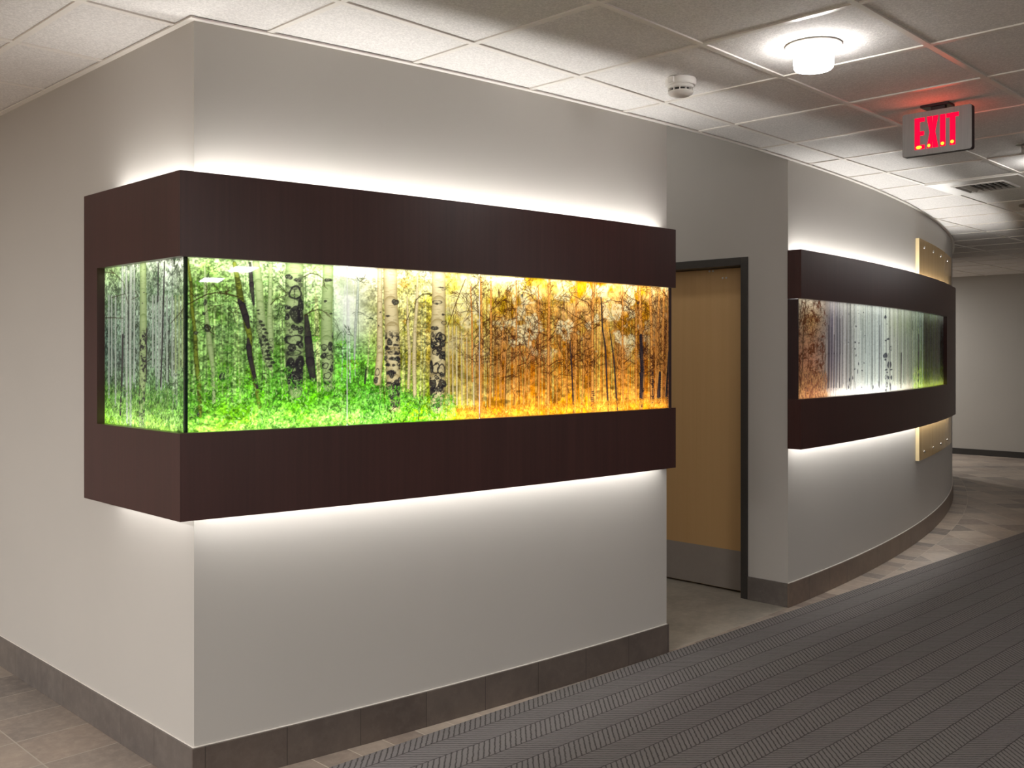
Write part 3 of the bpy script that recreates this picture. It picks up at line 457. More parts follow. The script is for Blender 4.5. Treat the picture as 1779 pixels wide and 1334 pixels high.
class Canvas:
    def __init__(s, u0, u1, step, nz, seed):
        s.u0, s.u1 = u0, u1; s.z0, s.z1 = BG0-.012, BG1+.012
        s.w = int(round(abs(u1-u0)/step))+1; s.h = nz+1
        s.su = (s.w-1)/(u1-u0); s.sz = (s.h-1)/(s.z1-s.z0)
        s.rng = np.random.default_rng(seed); s.c = np.zeros((s.h, s.w, 3), np.float32)
    def px(s, u, z): return (u-s.u0)*s.su, (s.z1-z)*s.sz
    def macro(s, us, rows):
        # rows[j][i]: colour at column us[i], height fraction j
        A = np.array([[lin(c) for c in col] for col in rows], np.float32)       # [col][row]
        u = s.u0+np.arange(s.w)/s.su
        o = np.argsort(us); us = np.array(us)[o]; A = A[o]
        fr = np.linspace(0, 1, A.shape[1]); v = np.linspace(0, 1, s.h)
        for k in range(3):
            colr = np.array([np.interp(u, us, A[:, j, k]) for j in range(A.shape[1])])     # row x w
            s.c[..., k] = np.array([np.interp(v, fr, colr[:, i]) for i in range(s.w)]).T
    def noise(s, cu, cz, seed=None):
        # smooth value noise with cell size in metres
        nu, nz = int(abs(s.u1-s.u0)/cu)+3, int((s.z1-s.z0)/cz)+3
        g = s.rng.random((nz, nu)).astype(np.float32)
        x = np.arange(s.w)/abs(s.su)/cu; y = np.arange(s.h)/s.sz/cz
        xi, yi = x.astype(int), y.astype(int); fx, fy = x-xi, y-yi
        fx = fx*fx*(3-2*fx); fy = (fy*fy*(3-2*fy))[:, None]
        a = g[yi][:, xi]*(1-fx)+g[yi][:, xi+1]*fx; b = g[yi+1][:, xi]*(1-fx)+g[yi+1][:, xi+1]*fx
        return a*(1-fy)+b*fy
    def stroke(s, pts, col, alpha=1.0, edge=None, round_=True):
        # pts (u, z, halfwidth m) painted as a tapering stroke; edge = colour at its rims
        P = [(*s.px(p[0], p[1]), max(p[2]*abs(s.su), .35)) for p in pts]
        col = np.array(col, np.float32)
        for (x0, y0, r0), (x1, y1, r1) in zip(P[:-1], P[1:]):
            rm = max(r0, r1)+1.5
            xa, xb = int(max(0, min(x0, x1)-rm)), int(min(s.w, max(x0, x1)+rm+1)); ya, yb = int(max(0, min(y0, y1)-rm)), int(min(s.h, max(y0, y1)+rm+1))
            if xa >= xb or ya >= yb: continue
            X, Y = np.meshgrid(np.arange(xa, xb), np.arange(ya, yb))
            dx, dy = x1-x0, y1-y0; L2 = dx*dx+dy*dy+1e-6
            t = np.clip(((X-x0)*dx+(Y-y0)*dy)/L2, 0, 1)
            sd = ((X-x0)*dy-(Y-y0)*dx)/math.sqrt(L2); d = np.hypot(X-(x0+t*dx), Y-(y0+t*dy)); r = r0+(r1-r0)*t
            m = np.clip(r-d+.6, 0, 1)[..., None]*alpha
            if edge is None: cc = col
            else:
                q = np.clip(np.abs(d/np.maximum(r, .5)), 0, 1)[..., None]**2; cc = col*(1-q)+np.array(edge, np.float32)*q
            s.c[ya:yb, xa:xb] = s.c[ya:yb, xa:xb]*(1-m)+cc*m
    def blob(s, u, z, ru, rz, col, ring=0, alpha=1.0):
        x, y = s.px(u, z); rx, ry = max(ru*abs(s.su), .7), max(rz*s.sz, .7)
        xa, xb = int(max(0, x-rx*1.4-1)), int(min(s.w, x+rx*1.4+2)); ya, yb = int(max(0, y-ry*1.4-1)), int(min(s.h, y+ry*1.4+2))
        if xa >= xb or ya >= yb: return
        X, Y = np.meshgrid(np.arange(xa, xb), np.arange(ya, yb))
        ang = np.arctan2(Y-y, X-x); k = s.rng.random(4)*6.28
        wob = 1+.12*np.sin(2*ang+k[0])+.09*np.sin(3*ang+k[1])+.04*np.sin(5*ang+k[2])
        q = np.hypot((X-x)/rx, (Y-y)/ry)/wob; rm = min(rx, ry)
        m = np.clip((1-q)*rm+.5, 0, 1)
        if ring:
            inner = np.clip((.72-q)*rm+.5, 0, 1); m = m*(1-inner*.85)
        m = m[..., None]*alpha
        s.c[ya:yb, xa:xb] = s.c[ya:yb, xa:xb]*(1-m)+np.array(col, np.float32)*m
    def twig(s, u, z, ang, length, hw, col, depth, alpha=.9):
        pts = [(u, z, hw)]; n = 4; a = ang
        for i in range(n):
            a += (s.rng.random()-.5)*.5; u += math.cos(a)*length/n; z += math.sin(a)*length/n
            pts.append((u, z, hw*(1-(i+1)/(n+1)*.7)))
            if depth > 0 and s.rng.random() < .75: s.twig(u, z, a+(s.rng.random()-.5)*1.9, length*.55, hw*.6, col, depth-1, alpha)
        s.stroke(pts, col, alpha)
    def speckle(s, cu, cz, thr, dark, light, alpha, mask=None):
        # leaf-like flecks: threshold fine noise, darker and lighter than what lies below
        n = s.noise(cu, cz)*.6+s.noise(cu*2.3, cz*2.3)*.4
        md = np.clip((n-thr)*14, 0, 1); ml = np.clip(((1-thr)-n)*14, 0, 1)
        if mask is not None: md = md*mask; ml = ml*mask
        s.c *= (1-md*alpha*(1-dark))[..., None]
        s.c = s.c*(1+(ml*alpha*(light-1))[..., None])

def bark_trunk(cv, kind, pts, seed_twigs=0, tint=None):
    hi, lo = TONES[kind]
    u = pts[len(pts)//2][0]
    e = lin(lo)
    if tint is not None: e = tuple(a*.6+b*.4 for a, b in zip(e, tint))
    cv.stroke(pts, lin(hi), .96, e)
    # bark texture: short cross marks
    if kind in (0, 3, 4, 6):
        for (ua, za, wa), (ub, zb, wb) in zip(pts[:-1], pts[1:]):
            n = int(abs(za-zb)/.006)
            for i in range(n):
                t = cv.rng.random(); uu, zz, ww = ua+(ub-ua)*t, za+(zb-za)*t, wa+(wb-wa)*t
                if ww < .002: continue
                o = (cv.rng.random()-.5)*1.5*ww; l = ww*(.1+.35*cv.rng.random())
                cv.stroke([(uu+o-l, zz, .0006), (uu+o+l, zz+(cv.rng.random()-.5)*.003, .0006)], lin(lo), .3+.5*cv.rng.random())

def leaf_cloud(cv, u, z, r, n, cols, alpha=.8):
    for i in range(n):
        a = cv.rng.random()*6.283; d = r*math.sqrt(cv.rng.random())
        uu, zz = u+math.cos(a)*d*1.25, z+math.sin(a)*d*.75
        c = cols[int(cv.rng.random()*len(cols))]; l = .0015+.003*cv.rng.random(); b = cv.rng.random()*3.14
        cv.stroke([(uu, zz, .0009), (uu+math.cos(b)*l, zz+math.sin(b)*l*.8, .0011)], c, alpha*(.5+.5*cv.rng.random()))

def bark_zone(cv, pts, z_hi, z_lo, dens, dark=(36, 32, 38)):
    # the black folded bark of old aspens: contour lines and patches of smooth noise inside the trunk outline
    z = cv.z1-np.arange(cv.h)/cv.sz
    P = sorted(pts, key=lambda p: p[1]); zs = [p[1] for p in P]
    uc = np.interp(z, zs, [p[0] for p in P]); hw = np.interp(z, zs, [p[2] for p in P])
    U = (cv.u0+np.arange(cv.w)/cv.su)[None, :]
    q = np.abs(U-uc[:, None])/hw[:, None]
    inside = np.clip((1-q)*hw[:, None]*abs(cv.su)+.3, 0, 1)
    fade = np.clip((z_hi-z)/.03, 0, 1)*np.clip((z-z_lo)/.02, 0, 1)*(z < z_hi)*(z > z_lo)
    n = cv.noise(.030, .020)*.6+cv.noise(.012, .008)*.4; n2 = cv.noise(.007, .005); n3 = cv.noise(.045, .05)
    k = n+.12*(n3-.5)+.10*np.clip(q, 0, 1)**2
    line = np.clip(1-np.abs(k-.47)/.022, 0, 1)*(.55+.45*n2)
    patch = np.clip((k-(.60-.10*dens))*16, 0, 1)*np.clip((n2-.22)*6, .25, 1)
    m = np.clip(np.maximum(line, patch), 0, 1)*inside*fade[:, None]*min(1, .55+dens*.5)
    cv.c = cv.c*(1-m[..., None])+np.array(lin(dark), np.float32)*m[..., None]

def paint(cv, us, rows, marks, autumn=None, ground=None, seed=0, nbg=120, foliage=True):
    T_, S_, B_ = marks; rng = cv.rng
    cv.macro(us, rows)
    u_of = lambda i: cv.u0+i/cv.su
    H, Wd = cv.h, cv.w
    v = np.linspace(0, 1, H)[:, None]; umat = (cv.u0+np.arange(Wd)/cv.su)[None, :]
    base = cv.c.copy()
    # canopy clumps and gaps of sky
    if foliage:
        n = cv.noise(.10, .07)*.5+cv.noise(.04, .035)*.3+cv.noise(.016, .014)*.2
        k = np.clip((n-.5)*5, -1, 1)*(1-.6*v)
        cv.c *= (1-.42*np.clip(k, 0, 1))[..., None]
        lumk = cv.c.mean(-1, keepdims=True); cv.c = np.clip(lumk+(cv.c-lumk)*(1+.35*np.clip(k, 0, 1))[..., None], 0, 1)
        au = np.array([.65 if (autumn is not None and autumn(u_of(i)) and u_of(i) > 2.75) else 1.0 for i in range(Wd)])[None, :]
        sky = (np.clip(-k*1.3, 0, 1)*au)[..., None]*(1-.85*v)[..., None]
        lum = cv.c.mean(-1, keepdims=True)
        cv.c = cv.c*(1-.55*sky)+np.clip(cv.c*1.2+lum*.55, 0, 1)*.55*sky
    calm = np.ones((H, Wd))
    if autumn is not None:
        zz_ = cv.z1-np.arange(H)[:, None]/cv.sz
        calm = 1-.85*np.exp(-((umat-2.21)/.10)**2)*np.clip((zz_-1.52)/.08, 0, 1)
    # background trunks: many thin upright stripes
    for i in range(nbg):
        u = cv.u0+(cv.u1-cv.u0)*rng.random(); zt = cv.z1-.02-.35*rng.random()*.6; zb = cv.z0+.10+.10*rng.random()
        if autumn is not None and autumn(u): zb -= .07
        if autumn is not None and 2.10 < u < 2.32 and rng.random() < .8: continue
        x, y = cv.px(u, (zt+zb)/2); xi = int(np.clip(x, 0, Wd-1)); yi = int(np.clip(y, 0, H-1))
        c = base[yi, xi]; f = (1.6+.8*rng.random()) if rng.random() < .55 else (.32+.3*rng.random())
        hw = .0012+.0026*rng.random(); sl = (rng.random()-.5)*.03
        if f > 1: cc = np.clip(c*f+.03, 0, .62)
        else: cc = c*f
        cv.stroke([(u+sl, zt, hw*.7), (u, zb, hw)], cc, .5+.3*rng.random())
    # leaf speckle over everything, stronger low down and in the crowns
    am = np.array([.45 if (autumn is not None and autumn(u_of(i))) else 1.0 for i in range(Wd)])[None, :]*calm
    cv.speckle(.0062, .0055, .55, .32, 1.45, .8, am)
    cv.speckle(.0038, .0034, .57, .4, 1.4, .6, am)
    cv.speckle(.016, .013, .58, .45, 1.3, .6, calm)
    # crowns: clouds of leaves, denser towards the top of the wood
    L = lambda *cs: [lin(c) for c in cs]
    for i in range(int(abs(cv.u1-cv.u0)*95)):
        u = cv.u0+(cv.u1-cv.u0)*rng.random(); z = cv.z0+.13+(cv.z1-cv.z0-.13)*rng.random()**.75
        if autumn is not None and 2.10 < u < 2.33 and z > 1.56: continue
        if autumn is not None and u > 2.2:
            t = min(1, max(0, (u-2.2)/.75))
            if rng.random() < t: cols = L((200,120,30),(226,150,40),(166,92,26),(240,176,60),(126,70,24)) if u > 2.9 else L((190,140,30),(214,170,50),(150,110,30),(120,86,30))
            else: cols = L((170,170,40),(200,190,60),(130,130,30),(100,110,30))
        elif u > 2.06 and autumn is not None: cols = L((90,190,20),(120,210,40),(60,140,20),(170,220,90))
        else: cols = L((70,130,50),(110,170,70),(40,84,36),(150,190,110),(90,150,40)) if autumn is not None else L((84,120,84),(60,92,70),(120,150,110),(90,130,60))
        leaf_cloud(cv, u, z, .012+.03*rng.random(), int(25+50*rng.random()), cols)
    low = np.clip((v-.60)/.2, 0, 1)*np.ones((1, Wd))
    cv.speckle(.028, .014, .53, .45, 1.15, .75, low)
    if autumn is not None:      # pale sky showing between the autumn crowns
        g = cv.noise(.09, .07)*.6+cv.noise(.03, .03)*.4
        um = np.clip((umat-2.5)/.3, 0, 1)*np.clip((3.95-umat)/.2, 0, 1)
        k2 = np.clip((g-.54)*12, 0, 1)*np.clip((.62-v)/.15, 0, 1)*um*np.clip(cv.noise(.008, .007)*3-.5, .25, 1)
        cv.c = cv.c*(1-.72*k2[..., None])+np.array(lin((236, 226, 178)), np.float32)*.72*k2[..., None]
    # twigs in the background
    ntw = int(abs(cv.u1-cv.u0)*48)
    for i in range(ntw):
        u = cv.u0+(cv.u1-cv.u0)*rng.random(); z = cv.z0+.12+(cv.z1-cv.z0-.12)*rng.random()
        warm = autumn is not None and autumn(u)
        cv.twig(u, z, rng.random()*6.28, .03+.05*rng.random(), .0009, lin((78, 40, 16)) if warm else lin((36, 54, 26)), 2, .7)
    # traced trunks, scars and branches
    order = list(T_)
    for kind, pts in order:
        x, y = cv.px(pts[1 if len(pts) > 1 else 0][0], pts[0][1])
        bark_trunk(cv, kind, pts)
        wmax = max(p[2] for p in pts)
        if kind in (0, 3) and wmax > .017:
            zt, zb = pts[0][1], pts[-1][1]; big = wmax > .03
            um = pts[0][0]
            if 1.98 < um < 2.05: bark_zone(cv, pts, 1.83, zb, .35); bark_zone(cv, pts, 1.52, zb, 1.1)
            elif big or wmax > .024: bark_zone(cv, pts, 1.62 if um > 2.2 else 1.56, zb, .8)
            else: bark_zone(cv, pts, 1.60, zb, .7)
        if kind in (1,): bark_zone(cv, pts, 1.85, pts[-1][1], .4, (48, 52, 22))
        if kind == 4 and wmax > .012: bark_zone(cv, pts, 1.58, pts[-1][1], .75, (58, 30, 26))
        if kind == 4 and autumn is not None:
            for (ua, za, wa), (ub, zb, wb) in zip(pts[:-1], pts[1:]):
                for q in range(int(abs(za-zb)/.030)):
                    t = rng.random(); s_ = -1 if rng.random() < .5 else 1
                    zz = za+(zb-za)*t
                    if zz < cv.z0+.16: continue
                    cv.twig(ua+(ub-ua)*t, zz, (.35 if s_ > 0 else math.pi-.35)+s_*(rng.random()*.9), .04+.08*rng.random(), .0010, lin((66, 32, 16)), 2, .8)
    dark = lin((34, 30, 36))
    for s_ in S_:
        ring, u, z, rx, rz = s_
        cv.blob(u, z, rx, rz, dark, ring, .92)
        if not ring and rz > .006:      # pale flecks inside the scar
            for q in range(int(3+rx*300)):
                cv.blob(u+(rng.random()-.5)*rx*1.2, z+(rng.random()-.5)*rz*1.3, .0015, .0012, lin((140, 146, 120)), 0, .6)
    for hw, pts in B_:
        cv.stroke([(a, b, hw*.75*(1-.5*i/len(pts))) for i, (a, b) in enumerate(pts)], lin((56, 50, 26)) if not (autumn and autumn(pts[0][0])) else lin((74, 34, 16)), .92)
        for a, b in pts[1:]:
            if rng.random() < .7: cv.twig(a, b, rng.random()*6.28, .03, .001, lin((56, 44, 22)), 1, .8)
    # undergrowth: leaning blades and flowers along the bottom
    if ground is not None:
        for i in range(int(abs(cv.u1-cv.u0)*2600)):
            u = cv.u0+(cv.u1-cv.u0)*rng.random(); hgt, cols, dens = ground(u)
            if rng.random() > dens: continue
            z = cv.z0+hgt*rng.random()**.8; a = math.pi/2+(rng.random()-.5)*2.4; l = .006+.012*rng.random()
            c = np.array(lin(cols[int(rng.random()*len(cols))]))
            fr = (z-cv.z0)/max(hgt, .01)
            cv.stroke([(u, z, .0010), (u+math.cos(a)*l*.6, z+math.sin(a)*l*.6, .0012), (u+math.cos(a+.4)*l, z+math.sin(a+.4)*l, .0006)], c*(1.0-.35*fr)*(.55+.6*rng.random()), .7)
    cv.c = np.clip(cv.c, .004, .97)
    # the print's film is most transparent in the pale tones
    return cv.c

FRONT_U0, FRONT_U1 = 1.590, 4.065
usF = [1.598, 1.752, 1.92, 2.099, 2.2, 2.316, 2.444, 2.634, 2.817, 3.027, 3.299, 3.601, 3.851, 4.059]
rowsF = [
 [(190,220,150),(130,170,90),(120,165,90),(110,160,70),(110,190,60),(150,220,80)],
 [(170,205,130),(140,180,100),(125,165,90),(120,165,75),(125,210,50),(170,235,90)],
 [(175,205,140),(150,180,110),(125,155,90),(100,160,60),(110,205,40),(160,235,100)],
 [(190,215,150),(170,200,130),(150,190,100),(130,170,90),(110,200,50),(170,240,110)],
 [(235,240,215),(205,215,195),(190,205,185),(90,190,20),(110,190,60),(170,235,110)],
 [(250,245,200),(215,215,170),(180,190,110),(120,175,50),(110,210,60),(120,180,80)],
 [(250,245,190),(215,205,120),(195,185,100),(165,165,70),(110,190,50),(150,235,60)],
 [(250,240,170),(215,205,100),(200,180,90),(185,155,80),(170,160,60),(170,230,40)],
 [(250,240,150),(215,190,80),(195,160,80),(175,130,70),(180,130,60),(230,170,50)],
 [(230,205,90),(190,145,50),(170,115,60),(180,110,40),(215,135,35),(245,170,40)],
 [(246,212,120),(215,165,80),(190,130,55),(190,120,40),(220,140,35),(250,175,45)],
 [(245,170,50),(225,165,70),(195,140,60),(190,120,40),(220,140,40),(250,180,60)],
 [(236,190,110),(196,145,70),(170,120,50),(190,120,40),(215,130,35),(240,165,50)],
 [(235,200,130),(190,150,90),(150,90,40),(150,90,40),(170,95,35),(220,140,45)]]
def ground_front(u):
    g = [(120,220,40),(150,232,80),(70,160,30),(190,245,140),(36,96,26),(50,120,36)]
    o = [(245,170,40),(250,190,70),(220,130,30),(180,100,30)]
    if u < 1.98: return .215-.03*math.sin(u*21), g, 1
    if u < 2.2: return .18, g, 1
    if u < 2.45: return .15, g, 1
    if u < 2.7: return .11, g, .9
    return .055, o, .6
cvF = Canvas(FRONT_U0, FRONT_U1, .00215, 285, 11)
ART_FRONT = paint(cvF, usF, rowsF, FRONT_MARKS, autumn=lambda u: u > 2.62, ground=ground_front, nbg=420)
LEFT_U0, LEFT_U1 = 3.86, 3.08          # the print runs on round the corner
usL = [3.08, 3.25, 3.45, 3.65, 3.86]
rowsL = [
 [(200,215,190),(170,190,150),(150,175,130),(140,165,110),(110,180,80),(150,220,90)],
 [(205,218,195),(155,175,150),(135,158,138),(128,150,125),(110,165,80),(170,225,100)],
 [(180,200,165),(150,170,145),(130,150,130),(120,140,120),(110,160,80),(170,215,100)],
 [(160,185,135),(135,160,125),(115,138,120),(105,125,110),(110,155,80),(160,215,90)],
 [(135,165,90),(115,145,95),(100,122,105),(90,110,95),(100,145,70),(150,210,80)]]
cvL = Canvas(LEFT_U0, LEFT_U1, .0030, 285, 5)
ART_LEFT = paint(cvL, usL, rowsL, LEFT_MARKS, ground=lambda u: (.15, [(120,190,60),(170,225,110),(80,150,60),(200,240,160),(60,110,50)], .8), nbg=70)
CURVED_U0, CURVED_U1 = 5.34, 8.96
usB = [5.354, 5.531, 5.738, 5.825, 6.057, 6.366, 6.717, 6.982, 7.445, 7.816, 8.268, 8.941]
rowsB = [
 [(170,160,140),(150,130,105),(140,105,80),(145,100,75),(145,105,70),(190,145,80)],
 [(190,180,160),(160,120,70),(150,110,80),(150,105,80),(140,95,60),(170,100,50)],
 [(150,140,130),(130,120,110),(110,100,95),(120,105,95),(130,105,85),(190,150,110)],
 [(190,185,180),(100,95,110),(105,100,110),(120,110,120),(150,135,125),(220,205,190)],
 [(200,200,190),(160,160,155),(150,150,150),(165,160,155),(190,180,170),(240,235,225)],
 [(205,210,200),(180,190,180),(170,180,175),(175,185,180),(200,205,195),(255,255,250)],
 [(205,212,205),(185,195,190),(175,185,182),(180,190,185),(205,210,200),(255,255,250)],
 [(205,212,200),(190,200,170),(170,175,165),(175,180,170),(200,200,185),(240,240,225)],
 [(170,180,165),(140,155,125),(130,140,125),(135,140,125),(150,150,130),(190,180,160)],
 [(150,165,150),(115,130,120),(100,115,105),(110,130,90),(130,160,50),(180,200,100)],
 [(175,200,180),(140,165,150),(138,158,142),(150,178,105),(170,212,60),(205,225,100)],
 [(195,205,205),(145,155,165),(118,126,145),(110,118,128),(150,185,80),(200,220,80)]]
cvB = Canvas(CURVED_U0, CURVED_U1, .0055, 190, 8)
def paint_curved(cv):
    rng = cv.rng; cv.macro(usB, rowsB); base = cv.c.copy()
    for i in range(420):
        u = 5.68+(CURVED_U1-5.68)*rng.random(); x, _ = cv.px(u, 1.5); xi = int(np.clip(x, 0, cv.w-1))
        c = base[int(rng.random()*cv.h*.8), xi]; f = 1.5 if rng.random() < .5 else .38+.3*rng.random()
        hw = .0025+.007*rng.random()**2; z0_ = 1.25+.1*rng.random(); z1_ = 1.86 if rng.random() < .6 else 1.5+.3*rng.random()
        cv.stroke([(u, z1_, hw), (u+(rng.random()-.5)*.02, z0_, hw)], np.clip(c*f, 0, .95), .4+.4*rng.random())
    U = cv.u0+np.arange(cv.w)/cv.su
    mL = np.clip((5.76-U)/.08, 0, 1)[None, :]*np.ones((cv.h, 1)); mR = np.clip((U-7.3)/.4, 0, 1)[None, :]*np.ones((cv.h, 1))*.5
    cv.speckle(.014, .006, .56, .4, 1.4, .7, mL); cv.speckle(.02, .012, .55, .5, 1.3, .6, mR); cv.speckle(.008, .004, .62, .5, 1.25, .3)
    for i in range(70):
        cv.twig(5.36+.38*rng.random(), 1.26+.58*rng.random(), rng.random()*6.28, .05, .0035, lin((84, 42, 20)), 2, .7)
    T_, S_, B_ = CURVED_MARKS
    for kind, pts in T_:
        if kind == 6:
            x, y = cv.px(pts[1][0], 1.6); c = base[int(y), int(np.clip(x, 0, cv.w-1))]
            cv.stroke([(a, b, w*.55) for a, b, w in pts], np.clip(c*1.5+.05, 0, .95), .5)
        else: cv.stroke(pts, lin((54, 46, 56)) if pts[0][0] > 5.6 else lin((70, 46, 28)), .75)
    for ring, u, z, rx, rz in S_:
        if u > 8: continue
        cv.blob(u, z, rx, rz, lin((36, 38, 60)) if u < 8 else lin((20, 56, 60)), ring, .85 if u < 8 else .5)
    for i in range(1500):
        u = 5.36+.4*rng.random() if rng.random() < .45 else 7.55+1.35*rng.random()
        z = cv.z0+.16*rng.random()**1.2; cols = [(130,84,60),(176,130,84),(84,50,44)] if u < 6 else [(140,190,30),(170,210,60),(90,140,30),(215,225,150)]
        cv.stroke([(u, z, .003), (u+(rng.random()-.5)*.02, z+.02, .002)], lin(cols[int(rng.random()*len(cols))]), .6)
    return np.clip(cv.c, .004, .97)
ART_CURVED = paint_curved(cvB)

# ---------------------------------------------------------------- display cases
BX = XL-.09            # face of the case's left arm
def pane_grid(name, parent, kind, a0, a1, canvas, c0, c1, step, label=None, tdepth=.008):
    # glass pane: finely meshed printed face plus its edges; a = world X (front, curved) or world Y (left arm)
    z0, z1 = BG0-.012, BG1+.012
    na = max(2, int(round(abs(a1-a0)/step))); nz = canvas.shape[0]-1
    A = np.linspace(a0, a1, na+1); Z = np.linspace(z0, z1, nz+1)
    if kind == 'arc': Xv = A; Yv = YC-np.sqrt((R+.06)**2-(A-XC)**2)
    else: Xv = np.full(na+1, XL-.06); Yv = A
    V = np.zeros((nz+1, na+1, 3), np.float32); V[..., 0] = Xv[None]; V[..., 1] = Yv[None]; V[..., 2] = Z[:, None]
    ci = np.clip(((A-c0)/(c1-c0)*(canvas.shape[1]-1)).round().astype(int), 0, canvas.shape[1]-1)
    C = canvas[::-1][:, ci]                                  # canvas row 0 is the top
    idx = np.arange((nz+1)*(na+1)).reshape(nz+1, na+1)
    F = np.stack([idx[:-1, :-1], idx[:-1, 1:], idx[1:, 1:], idx[1:, :-1]], -1).reshape(-1, 4)
    if kind != 'arc': F = F[:, ::-1]
    nv0 = V.reshape(-1, 3).shape[0]
    # side edges of the pane (glass thickness), short and dark green
    ex, fe = [], []
    def edge(x, y, nx, ny):
        o = nv0+len(ex)
        for zz in (z0, z1): ex.extend([(x, y, zz), (x+nx*tdepth, y+ny*tdepth, zz)])
        fe.append((o, o+1, o+3, o+2))
    if kind == 'arc':
        if a0 < XL: edge(Xv[0], Yv[0], 0, 1)
        else: edge(Xv[0], Yv[0], 0, .0005)
    else:
        for k in (0, -1): edge(Xv[k], Yv[k], 1, 0)
    verts = np.concatenate([V.reshape(-1, 3), np.array(ex, np.float32)]); faces = np.concatenate([F, np.array(fe)])
    me = bpy.data.meshes.new(name)
    me.vertices.add(len(verts)); me.vertices.foreach_set('co', verts.ravel())
    me.loops.add(faces.size); me.loops.foreach_set('vertex_index', faces.ravel().astype(np.int32))
    me.polygons.add(len(faces)); me.polygons.foreach_set('loop_start', np.arange(0, faces.size, 4, dtype=np.int32))
    mi = np.zeros(len(faces), np.int32); mi[len(F):] = 1
    me.materials.append(M_print); me.materials.append(M_glassedge)
    me.polygons.foreach_set('material_index', mi)
    me.update(calc_edges=True)
    att = me.color_attributes.new('print', 'FLOAT_COLOR', 'POINT')
    col = np.ones((len(verts), 4), np.float32); col[:nv0, :3] = C.reshape(-1, 3)
    att.data.foreach_set('color', col.ravel())
    me.polygons.foreach_set('use_smooth', (mi == 0))
    o = bpy.data.objects.new(name, me); COL.objects.link(o)
    o.parent = parent; o.matrix_parent_inverse = Matrix.Translation(parent.location).inverted()
    if label: o['label'] = label
    return o

def arc_lights(name, x0, x1, n, dr, z, nrm_out, nrm_z, sy, w_per_m, parent, color):
    for i in range(n):
        xa = x0+(x1-x0)*i/n; xb = x0+(x1-x0)*(i+1)/n; xm = (xa+xb)/2
        t = Vector((xb-xa, ay(xb, dr)-ay(xa, dr), 0)); L = t.length
        nrm = Vector((t.y, -t.x, 0)).normalized()             # outwards, to the corridor
        area(name, (xm, ay(xm, dr), z), nrm*nrm_out+Vector((0, 0, nrm_z)), t, L, sy, w_per_m*L, color, parent)

# --- case at the outside corner
YE = 3.8975             # end of the left arm
XE1 = 4.056             # right end of the case
case = thing('wall_display_case', (1.57, 3.10, BZ0), 'long dark wood wall case wrapped around the corner, glass lit with green to orange forest', 'display case', 'backlit forest display cases')
def band(name, z0, z1, shelf_top, parent, lab=None):
    # hollow channel: front board, left board, closing shelf next to the glass, end caps
    b = MB(); t = .018
    b.arc(BX, XE1, .09, .09-t, z0, z1, 40)
    b.box(BX, BX+t, ay(BX, .09-t), YE, z0, z1)
    b.arc(XE1-t, XE1, .0895-t, .0005, z0, z1, 2)
    b.box(BX+t, XL-.0005, YE-t, YE, z0, z1)
    zs = (z1-t, z1-.0002) if shelf_top else (z0+.0002, z0+t)
    b.arc(BX+t, XE1-t, .09-t, .0005, *zs, 40)
    b.box(BX+t, XL-.0005, ay(XL), YE-t, *zs)
    return b.build(name, M_wood, parent)
band('upper_band', BG1, BZ1, False, case)
band('lower_band', BZ0, BG0, True, case)
b = MB(); b.box(BX, BX+.03, YE-.123, YE, BG0, BG1); b.box(BX+.028, XL-.0005, YE-.018, YE, BG0, BG1)
b.build('side_stile', M_wood, case)
b = MB(); b.arc(XE1-.018, XE1, .064, .0005, BG0, BG1, 2); b.build('end_panel', M_woodedge, case)
gx0 = XL-.06+.010
pane_grid('glass_pane', case, 'flat', ay(gx0, .06), YE-.02, ART_LEFT, LEFT_U0, LEFT_U1, .0030, 'narrow glass pane printed with grey-green aspens', .0)
b = MB(); b.box(XL-.0602, XL-.0602+.0098, ay(XL-.06, .06)-.0004, ay(XL-.06, .06)+.009, BG0-.012, BG1+.012); o = b.build('glass_edge', M_glassedge, case); o['label'] = 'dark green polished glass edge at the corner'
for xa, xb, lab in ((gx0, 2.1985, 'glass pane printed with green forest and leaning dark trunk'), (2.2020, 2.8155, 'glass pane printed with two scarred aspen trunks, green turning yellow'), (2.8190, XE1-.019, 'glass pane printed with orange autumn trees')):
    pane_grid('glass_pane', case, 'arc', xa, xb, ART_FRONT, FRONT_U0, FRONT_U1, .00215, lab)
# white back of the lit cavity
b = MB(); b.arc(XL, XE1-.019, .004, .0006, BG0, BG1, 40); b.box(XL-.004, XL-.0006, ay(XL), YE-.019, BG0, BG1); b.build('light_diffuser', M_interior, case)
# backlights
HG = BG1-BG0
arc_lights('backlight', XL, XE1-.03, 5, .006, (BG0+BG1)/2, 1, 0, HG, PANEL_W_PER_M2*HG, case, (1, 1, .98))
area('backlight', (XL-.006, (ay(XL)+YE-.02)/2, (BG0+BG1)/2), (-1, 0, 0), (0, 1, 0), YE-.02-ay(XL), HG, PANEL_W_PER_M2*HG*(YE-.02-ay(XL)), (1, 1, .98), case)
arc_lights('edge_light', XL-.03, XE1-.03, 5, .028, BG1-.004, .45, -1, .02, EDGE_W_PER_M*1.15, case, (1, .97, .88))
arc_lights('edge_light', XL-.03, XE1-.03, 5, .028, BG0+.004, .45, 1, .02, EDGE_W_PER_M, case, (1, .97, .88))
for z, s in ((BG1-.004, -1), (BG0+.004, 1)):
    area('edge_light', (XL-.028, (ay(XL)+YE-.03)/2, z), (-.45, 0, s), (0, 1, 0), YE-.03-ay(XL), .02, EDGE_W_PER_M*.7*(YE-.03-ay(XL)), (1, .97, .88), case)
